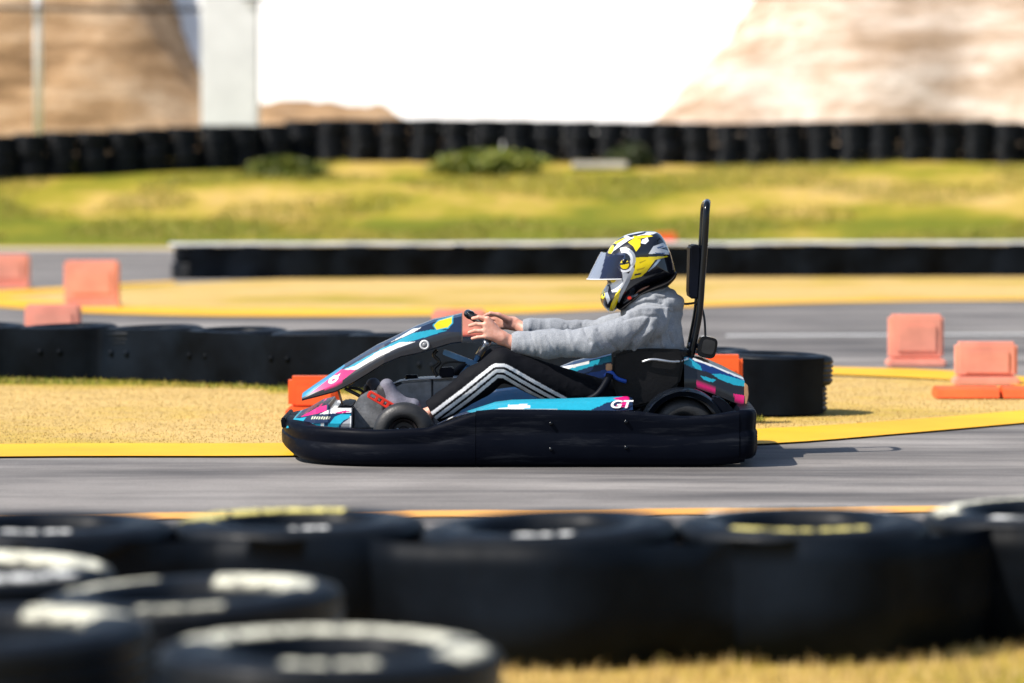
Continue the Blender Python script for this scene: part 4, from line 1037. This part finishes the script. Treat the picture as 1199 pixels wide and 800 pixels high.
def fingers(vox):
    """near hand closed round the rim at its near side, back of the hand to the camera"""
    # near hand
    wr = J['wrn']; yb = 0.435
    kn_px = [(571, 373.5), (568.5, 380.5), (568, 387.5), (569.5, 394)]
    mid_px = [(560.5, 371.5), (557, 379.5), (556, 387.5), (559, 395.0)]
    tip_px = [(553.5, 373), (550, 381.5), (549.5, 389.5), (553, 396.5)]
    rs = [0.0088, 0.0092, 0.0090, 0.0080]
    pc = K3(588, 396, yb)
    vox.cone(wr, pc, 0.029, 0.029, 0.02, 0.75)
    for (a, c, e, r) in zip(kn_px, mid_px, tip_px, rs):
        kp = K3(*a, yb-0.012); mp = K3(*c, yb-0.004); tp = K3(*e, yb+0.022)
        vox.cone(pc, kp, 0.021, 0.0125, 0.016); vox.cone(kp, mp, r*1.1, r, 0.004); vox.cone(mp, tp, r, r*0.85, 0.003)
    vox.cone(K3(583, 390, yb+0.02), K3(572, 377, yb+0.035), 0.016, 0.011, 0.01); vox.cone(K3(572, 377, yb+0.035), K3(563, 372.5, yb+0.045), 0.011, 0.009, 0.004)
    # far hand: on the far side of the rim
    wr = J['wrf']; yb = 0.80; pc = K3(601, 379, yb)
    vox.cone(wr, pc, 0.027, 0.027, 0.02, 0.75)
    for i, r in enumerate(rs):
        kp = K3(582+1.5*i, 369.5+4.5*i, yb+0.01); mp = K3(571+1.5*i, 368.5+5*i, yb+0.012); tp = K3(564+2*i, 372.5+5*i, yb-0.02)
        vox.cone(pc, kp, 0.021, 0.0125, 0.016); vox.cone(kp, mp, r*1.1, r, 0.004); vox.cone(mp, tp, r, r*0.85, 0.003)
    vox.cone(K3(596, 375, yb-0.02), K3(584, 369, yb-0.035), 0.015, 0.011, 0.01); vox.cone(K3(584, 369, yb-0.035), K3(574, 367, yb-0.045), 0.011, 0.009, 0.004)
def body_core(v, g):
    """torso and limbs with a clearance g added to every radius"""
    v.cone(J['pelvis'], J['waist'], 0.115+g, 0.105+g, 0.05, 1.25)
    v.cone(J['waist'], J['chest'], 0.105+g, 0.11+g, 0.05, 1.3)
    v.cone(J['chest'], J['upper'], 0.11+g, 0.095+g, 0.05, 1.4)
    v.cone(J['upper'], J['neck'], 0.08+g, 0.055+g, 0.04)
    for s in 'nf':
        v.cone(J['upper'], J['sh'+s], 0.075+g, 0.06+g, 0.05)
        v.cone(J['sh'+s], J['el'+s], 0.055+g, 0.043+g, 0.03)
        v.cone(J['el'+s], J['wr'+s], 0.042+g, 0.027+g, 0.03)
def legs(v, g):
    for s in 'nf':
        v.cone(J['pelvis'], J['hip'+s], 0.10+g, 0.088+g, 0.05, 1.1)
        v.cone(J['hip'+s], J['kn'+s], 0.083+g, 0.056+g, 0.035)
        v.cone(J['kn'+s], J['kn'+s]+(J['an'+s]-J['kn'+s])*0.35, 0.054+g, 0.054+g, 0.03)
        v.cone(J['kn'+s]+(J['an'+s]-J['kn'+s])*0.35, J['an'+s], 0.054+g, 0.034+g, 0.03)
v = Vox(lo, hi, 0.0034)
body_core(v, -0.012); legs(v, -0.012); fingers(v)
v.cone(J['neck'], J['head'], 0.05, 0.055, 0.03)
v.cone(J['head'], J['head']+Vector((-0.02, 0, 0.03)), 0.085, 0.085, 0.03, 0.85)
v.cone(J['head']+Vector((-0.04, 0, -0.03)), J['head']+Vector((-0.055, 0, -0.055)), 0.055, 0.05, 0.03, 0.8)
v.cone(J['head']+Vector((-0.105, 0, -0.0)), J['head']+Vector((-0.115, 0, -0.022)), 0.010, 0.014, 0.015)
for s in 'nf':
    tdir = (J['toe'+s]-J['an'+s]).normalized(); v.cone(J['an'+s], J['an'+s]+tdir*0.05+Vector((0.008, 0, -0.02)), 0.030, 0.022, 0.02)
Vv, Ff = v.mesh(); body = mk('body', Vv, Ff, M['skin'], person)
# hoodie
v = Vox((J['wrn'].x-0.05, 0.1, 0.15), hi, 0.0036)
body_core(v, 0.008)
for s in 'nf':      # loose sleeve cloth hanging under the arm, cuff
    e, w, sh = J['el'+s], J['wr'+s], J['sh'+s]
    v.cone(sh+Vector((-0.03, 0, -0.03)), e+Vector((0.01, 0, -0.008)), 0.06, 0.052, 0.03)
    v.cone(e, e+(w-e)*0.55+Vector((0, 0, -0.006)), 0.055, 0.054, 0.03)
    v.cone(e+(w-e)*0.55+Vector((0, 0, -0.006)), e+(w-e)*0.93, 0.054, 0.045, 0.03)
    v.cone(e+(w-e)*0.9, w, 0.043, 0.039, 0.01)
v.cone(K3(738, 402, 0.43), K3(748, 428, 0.44), 0.04, 0.045, 0.03)
# collar and hood rolls round the neck
for (cx_, cy_, rad_, rt, tilt) in ((757, 347, 0.078, 0.022, 0.5), (760, 353, 0.095, 0.026, 0.45), (764, 360, 0.105, 0.03, 0.4)):
    c = K3(cx_, cy_, YP); prevp = None
    for k in range(19):
        a = 2*math.pi*k/18; q = c+Vector((math.cos(a)*rad_, math.sin(a)*rad_*0.95, math.cos(a)*rad_*tilt*0.6))
        if prevp is not None: v.cone(prevp, q, rt, rt, 0.006)
        prevp = q
v.cone(K3(783, 352, YP-0.02), K3(790, 366, YP), 0.035, 0.03, 0.03, 1.5)
wn = J['wrn'].x-0.012
v.cut(lambda X, Y, Z: (wn + np.where(Y > YP, PX(14, YP), 0)) - X)
Vv, Ff = v.mesh(); hood = mk('hoodie', Vv, Ff, M['hoodie'], person)
wrinkle(hood, 0.007, 7, (1.6, 0.5, 0.8), 3); wrinkle(hood, 0.0025, 20, (1.3, 0.5, 0.8), 8)
def creases(o, lines):
    """long soft cloth folds: ridge (+) or valley (-) along photo lines on the near and far side"""
    me = o.data; nv_ = len(me.vertices); co = np.empty(nv_*3); me.vertices.foreach_get('co', co); co = co.reshape(-1, 3); wv = co+np.array(wloc(o)); nn = vnormals(o)
    for pts, amp, wd in lines:
        P = np.array([K(x, y, YP-0.12) for x, y in pts]); d = np.full(nv_, 9.0)
        for a, c in zip(P, P[1:]):
            e = c-a; t = np.clip(((wv[:, 0]-a[0])*e[0]+(wv[:, 2]-a[1])*e[1])/(e @ e), 0, 1); d = np.minimum(d, np.hypot(wv[:, 0]-a[0]-t*e[0], wv[:, 2]-a[1]-t*e[1]))
        co += nn*(amp*np.exp(-(d/wd)**2))[:, None]
    me.vertices.foreach_set('co', co.ravel()); me.update()
creases(hood, [([(735, 408), (742, 395), (752, 385), (760, 372)], -0.012, 0.010), ([(742, 408), (752, 394), (762, 384)], 0.008, 0.010),
               ([(772, 372), (768, 385), (760, 400)], -0.010, 0.009), ([(780, 362), (778, 376), (772, 392), (776, 405)], 0.010, 0.010), ([(787, 372), (783, 388), (788, 402)], -0.009, 0.008),
               ([(700, 385), (712, 398), (722, 408)], -0.008, 0.009), ([(690, 392), (703, 406)], 0.006, 0.008), ([(683, 384), (690, 398)], -0.006, 0.007),
               ([(742, 358), (757, 353), (775, 355)], -0.012, 0.007), ([(735, 366), (752, 361), (772, 362), (786, 364)], 0.009, 0.008), ([(730, 372), (750, 368), (770, 369)], -0.008, 0.007), ([(745, 348), (760, 344), (778, 348)], 0.008, 0.007),
               ([(640, 392), (650, 412)], -0.005, 0.007), ([(622, 390), (628, 414)], -0.004, 0.006), ([(664, 386), (672, 408)], 0.005, 0.009)])
# trousers
v = Vox((J['anf'].x-0.08, 0.1, 0.05), (hi[0], hi[1], 0.75), 0.0030)
v.cone(J['pelvis'], J['waist'], 0.128, 0.115, 0.05, 1.25); legs(v, 0.008)
for s in 'nf':
    k_, a_ = J['kn'+s], J['an'+s]
    v.cone(k_+(a_-k_)*0.25+Vector((0.012, 0, -0.01)), k_+(a_-k_)*0.88+Vector((0.014, 0, -0.006)), 0.058, 0.046, 0.03)
    v.cone(J['hip'+s]+Vector((-0.05, 0, -0.02)), k_+Vector((0.03, 0, -0.02)), 0.075, 0.05, 0.03)
def leg_end(X, Y, Z):
    out = np.full(np.broadcast_shapes(X.shape, Y.shape, Z.shape), -1.0)
    for s, side in (('n', Y < YP), ('f', Y >= YP)):
        d = (J['an'+s]-J['kn'+s]).normalized(); e = J['an'+s]-d*0.042
        q = (X-e.x)*d.x+(Y-e.y)*d.y+(Z-e.z)*d.z
        out = np.where(side, q, out)
    return out
v.cut(leg_end)
Vv, Ff = v.mesh(); tr = mk('trousers', Vv, Ff, M['trousers'], person)
wrinkle(tr, 0.004, 12, (1, 1, 1), 5)
def stripe(off):
    wd = 4.0
    base = [(499, 487), (540, 455.5), (576, 426.5), (581, 424.6), (590, 424.8), (596, 427), (625, 444), (668, 468)]
    nrm = [(0.62, 0.79), (0.62, 0.79), (0.4, 0.91), (0.1, 1.0), (-0.05, 1.0), (-0.3, 0.95), (-0.5, 0.87), (-0.5, 0.87)]
    a = [(x+nx*off, y+ny*off) for (x, y), (nx, ny) in zip(base, nrm)]; c = [(x+nx*(off+wd), y+ny*(off+wd)) for (x, y), (nx, ny) in zip(base, nrm)]
    return a+c[::-1]
mid_y = YP
paint(tr, (0.0042, 0.0048, 0.0075), [(stripe(o_), (0.86, 0.86, 0.88)) for o_ in (0.0, 6.8, 13.4)], J['knn'].y, mask=lambda co: (co[:, 1] < J['knn'].y+0.02) | (co[:, 1] > J['knf'].y))
# shoes
def shoe(s):
    a, t_ = J['an'+s], J['toe'+s]; up = (J['kn'+s]-a).normalized(); d = (t_-a).normalized()
    heel = a + Vector((0.012, 0, -0.062)); ball = heel+(t_-a)*0.72+Vector((-0.02, 0, 0.012)); toe = t_
    v = Vox(np.minimum.reduce([np.array(heel), np.array(toe), np.array(a)])-0.09, np.maximum.reduce([np.array(heel), np.array(toe), np.array(a)])+0.09, 0.004)
    v.cone(a+Vector((0.0, 0, -0.042)), heel, 0.041, 0.037, 0.03); v.cone(heel, ball, 0.036, 0.042, 0.03); v.cone(a+d*0.065, ball, 0.036, 0.038, 0.03); v.cone(ball, toe, 0.043, 0.032, 0.03, 1.05)
    Vv, Ff = v.mesh(); o = mk('shoe', Vv, Ff, M['shoe'], person)
    v2 = Vox(np.minimum(np.array(heel), np.array(toe))-0.09, np.maximum(np.array(heel), np.array(toe))+0.09, 0.004)
    nn = Vector((-d.z, 0, d.x)); nn = nn if nn.x < 0 else -nn
    off = Vector((-0.014, 0, -0.018))
    v2.cone(heel+off, ball+off, 0.034, 0.040, 0.02); v2.cone(ball+off, toe+off, 0.040, 0.030, 0.02)
    Vv, Ff = v2.mesh(); mk('sole', Vv, Ff, M['sole'], o)
shoe('n'); shoe('f')
# helmet ------------------------------------------------------------
out = [(713, 365), (708, 360.5), (704.5, 355), (703, 348.5), (704.5, 342.5), (708, 337), (711, 331), (709, 322), (706.5, 313), (707, 304), (710.5, 296), (716, 287.5), (724, 280), (734, 274.8), (746, 271.8), (758, 270.8), (768, 271.8), (774, 275.5), (779.5, 284),
       (784.5, 295), (788, 307), (790.5, 319), (789, 324.5), (781, 328.5), (765, 334), (748, 342), (735, 352), (724, 361), (718, 365)]
poly = np.array([tuple(v)[:2] for v in spline([(x, y, 0) for x, y in out+out[:1]], 4)])
Pw = np.array([K(x, y, YP) for x, y in poly])
def poly_sd(X, Z, P):
    d = np.full(X.shape, 1e9)
    for i in range(len(P)-1):
        a, c = P[i], P[i+1]; e = c-a; L_ = e @ e
        if L_ < 1e-12: continue
        t = np.clip(((X-a[0])*e[0]+(Z-a[1])*e[1])/L_, 0, 1); d = np.minimum(d, np.hypot(X-a[0]-t*e[0], Z-a[1]-t*e[1]))
    return np.where(in_poly(X, Z, P), d, -d)
def inflate(P, W, Rr, yc, res, pw=2.0):
    mn, mx = P.min(0)-0.02, P.max(0)+0.02
    v = Vox((mn[0], yc-W-0.02, mn[1]), (mx[0], yc+W+0.02, mx[1]), res)
    xa = v.lo[0]+np.arange(v.n[0])*res; za = v.lo[2]+np.arange(v.n[2])*res; ya = v.lo[1]+np.arange(v.n[1])*res
    XX, ZZ = np.meshgrid(xa, za, indexing='ij'); sd = poly_sd(XX, ZZ, P)
    t = np.clip(sd/Rr, -1, 1); prof = 1-np.abs(1-t)**pw; prof = np.where(sd < 0, sd/Rr*2, prof)
    v.f = ((np.abs((ya-yc)/W)**2)[None, :, None] - prof[:, None, :]).astype(np.float32)
    return v.mesh()
Vv, Ff = inflate(Pw, 0.128, 0.105, YP, 0.0017, 2.2)
hel = thing('helmet', None, None, (0, 0, 0)); hel.parent = person; hel.location = J['head']-person.location
sh_ = mk('shell', Vv, Ff, M['helmet'], hel)
HB = (0.006, 0.007, 0.012); HY = (0.80, 0.62, 0.003); HW = (0.72, 0.75, 0.80); HG = (0.34, 0.37, 0.42); HD = (0.012, 0.025, 0.07)
def ring(cx, cy, r0, r1, a0, a1, n_=16):
    A = [R(a0+(a1-a0)*k/n_) for k in range(n_+1)]
    return [(cx+r1*math.cos(a), cy+r1*math.sin(a)) for a in A]+[(cx+r0*math.cos(a), cy+r0*math.sin(a)) for a in A[::-1]]
paint(sh_, HB, [
    (Z4([(300, 330), (370, 230), (480, 150), (560, 110), (640, 90), (700, 95), (560, 150), (500, 190), (420, 250), (380, 310), (350, 350), (310, 380)]), HW),
    (Z4([(330, 250), (400, 190), (500, 140), (540, 130), (480, 170), (420, 210), (350, 290)]), HY),
    (Z4([(350, 260), (430, 185), (455, 190), (380, 275)]), HB),
    (Z4([(400, 200), (430, 200), (425, 240), (390, 290), (370, 290)]), HY),
    (Z4([(500, 120), (640, 85), (820, 85), (760, 105), (650, 112), (560, 145)]), HW),
    (Z4([(540, 115), (700, 84), (720, 92), (570, 132)]), HB),
    (Z4([(590, 120), (740, 112), (760, 122), (650, 140), (600, 140)]), HY),
    (Z4([(700, 90), (790, 92), (730, 112), (690, 108)]), HW),
    (Z4([(545, 172), (600, 138), (655, 148), (648, 205), (612, 252), (588, 205)]), HY),
    (Z4([(665, 150), (712, 130), (722, 160), (692, 186), (655, 180)]), HW),
    (Z4([(608, 300), (880, 288), (890, 296), (775, 320), (705, 418), (660, 462), (560, 490), (600, 400)]), HY),
    (Z4([(640, 340), (700, 318), (690, 330), (645, 352)]), (0.45, 0.33, 0.002)), (Z4([(615, 400), (690, 380), (680, 396), (620, 415)]), (0.45, 0.33, 0.002)), (Z4([(600, 440), (660, 430), (650, 445), (600, 455)]), HB),
    (Z4([(716, 272), (760, 205), (850, 176), (882, 212), (820, 222), (900, 248), (902, 280), (800, 265)]), HW),
    (Z4([(790, 215), (850, 200), (850, 210), (800, 228)]), (0.1, 0.16, 0.3)), (Z4([(770, 258), (860, 262), (860, 270), (780, 266)]), (0.1, 0.16, 0.3)),
    (Z4([(712, 420), (800, 318), (825, 318), (770, 380), (720, 416)]), (0.35, 0.45, 0.6)),
    (Z4([(905, 240), (940, 330), (945, 410), (932, 410), (920, 330)]), (0.6, 0.45, 0.35)),
    # eye port (shaded inside painted on closed shell), hinge ring, cheek and chin bar
    (Z4([(250, 420), (300, 360), (370, 320), (470, 255), (520, 262), (520, 340), (470, 430), (390, 500), (330, 520)]), HD),
    (Z4(ring(510, 315, 55, 100, -110, 40)), HW), (Z4(ring(510, 315, 78, 100, -60, 60)), HG),
    (Z4(ring(515, 345, 62, 82, 20, 150)), HW),
    (Z4(ell(515, 358, 38, 42)), HY), (Z4([(470, 350), (560, 335), (560, 350), (470, 368)]), HB), (Z4(ring(515, 358, 40, 50, -60, 120)), HB),
    (Z4([(585, 372), (600, 400), (560, 500), (500, 620), (470, 690), (452, 660), (500, 560), (540, 460)]), HG),
    (Z4([(430, 465), (500, 425), (560, 440), (520, 520), (480, 590), (410, 600), (395, 540)]), HG),
    (Z4([(430, 490), (490, 480), (500, 520), (450, 590), (405, 588), (400, 545)]), HW),
    (Z4(ell(420, 492, 22, 24)), HY),
    (Z4([(482, 560), (470, 640), (425, 770), (380, 775), (405, 690), (440, 610)]), HY),
    (Z4([(350, 540), (385, 550), (375, 600), (395, 660), (375, 700), (345, 610)]), HG),
    (Z4(ell(330, 615, 22, 42)), HY), (Z4(ell(340, 622, 6, 12)), HB)], YP-0.06)
# neck roll
Pn = np.array([K(x, y, YP) for x, y in [(tuple(q)[0], tuple(q)[1]) for q in spline([(x, y, 0) for x, y in [(722, 361), (735, 350.5), (748, 340.5), (765, 332), (780, 326), (790, 318.5), (792.5, 320), (790, 327), (780, 336.5), (765, 342), (750, 348), (738, 357), (728, 363.5), (722, 361)]], 4)]])
Vv, Ff = inflate(Pn, 0.122, 0.03, YP, 0.0022, 2.4); mk('neck_roll', Vv, Ff, M['seat'], hel)
# visor: raised, wraps from hinge to hinge
vp = [(703.5, 295), (700, 301), (696, 309), (691.5, 318), (687.3, 327)]
V = []; nu, nv = 40, 90; vs_ = resample([(x, y) for x, y in vp], nu); hx = K(733, 310, YP)[0]
for (px, py) in vs_:
    xf, zf_ = K(px, py, YP); k = (py-295)/32.0
    for j in range(nv):
        a = R(-86+172*j/(nv-1)); w = 0.122
        ca = max(math.cos(a), 0)**0.8; V.append((hx+(xf-hx)*ca, YP+w*math.sin(a), zf_*ca + (1-ca)*(K(733, 299+27*k, YP)[1])))
bm = bmesh.new(); bv = [bm.verts.new(q) for q in V]
for f in grid_faces(nu, nv): bm.faces.new([bv[i] for i in f])
vis = mkbm('visor', bm, M['visor'], hel)
me = vis.data; at = me.color_attributes.new('paint', 'FLOAT_COLOR', 'POINT'); cl = []
xb = K(703.5, 310, YP)[0]
for q in me.vertices:
    wx = q.co + wloc(vis); side = wx.x + (K(700, 318, YP)[1]-wx.z)*0.25 > xb
    cl.append((0.010, 0.018, 0.055, 0.80) if side else (0.30, 0.35, 0.45, 0.55))
at.data.foreach_set('color', np.array(cl, np.float32).ravel())
md = vis.modifiers.new('thick', 'SOLIDIFY'); md.thickness = 0.0025
tube('visor_edge', [tuple(V[(nu-1)*nv+j]) for j in range(nv)], 0.0028, M['washer'], hel, 6)
for sy in (-1, 1):
    p = Vector((K(731, 306, YP)[0], YP+sy*0.121, K(731, 306, YP)[1])); bm = bmesh.new(); bmesh.ops.create_cone(bm, cap_ends=True, segments=20, radius1=0.016, radius2=0.012, depth=0.012, matrix=Matrix.Translation(p) @ Matrix.Rotation(R(90*(1 if sy < 0 else -1)), 4, 'X')); mkbm('visor_hinge', bm, M['black_gloss'], hel)
box('chin_strap', K3(737, 349, YP-0.10), (0.02, 0.012, 0.016), M['red'], hel, 0.004)

# ================================================================== LIGHT, CAMERA
w = bpy.data.worlds.new('World'); SC.world = w; w.use_nodes = True
nt = w.node_tree; bg = nt.nodes['Background']; sky = nt.nodes.new('ShaderNodeTexSky'); sky.sky_type = 'NISHITA'; sky.sun_disc = False
tosun = Vector((-0.88, -0.40, 1.115)).normalized()
sky.sun_elevation = math.asin(tosun.z); sky.sun_rotation = math.atan2(tosun.x, tosun.y) % (2*math.pi)
sky.air_density = 1.0; sky.dust_density = 1.0
nt.links.new(sky.outputs[0], bg.inputs[0]); bg.inputs[1].default_value = 0.10
sd = bpy.data.lights.new('sun', 'SUN'); sd.energy = 4.5; sd.angle = R(0.5); sd.color = (1.0, 0.94, 0.86)
so = bpy.data.objects.new('sun', sd); COL.objects.link(so); so.rotation_euler = tosun.to_track_quat('Z', 'Y').to_euler(); so.location = (-8, -6, 12)
cd = bpy.data.cameras.new('camera'); co_ = bpy.data.objects.new('camera', cd); COL.objects.link(co_)
co_.location = (0, CY, CZ); co_.rotation_euler = (R(90)-PITCH, 0, 0)
cd.sensor_width = 36; cd.lens = F/1199*36; cd.clip_start = 0.1; cd.clip_end = 3000
cd.dof.use_dof = True; cd.dof.focus_distance = 16.95; cd.dof.aperture_fstop = 2.0
SC.camera = co_
SC.view_settings.view_transform = 'Standard'; SC.view_settings.look = 'None'; SC.view_settings.gamma = 1; SC.view_settings.exposure = 0.6
SC.render.engine = 'CYCLES'; SC.cycles.use_denoising = True; SC.cycles.max_bounces = 8
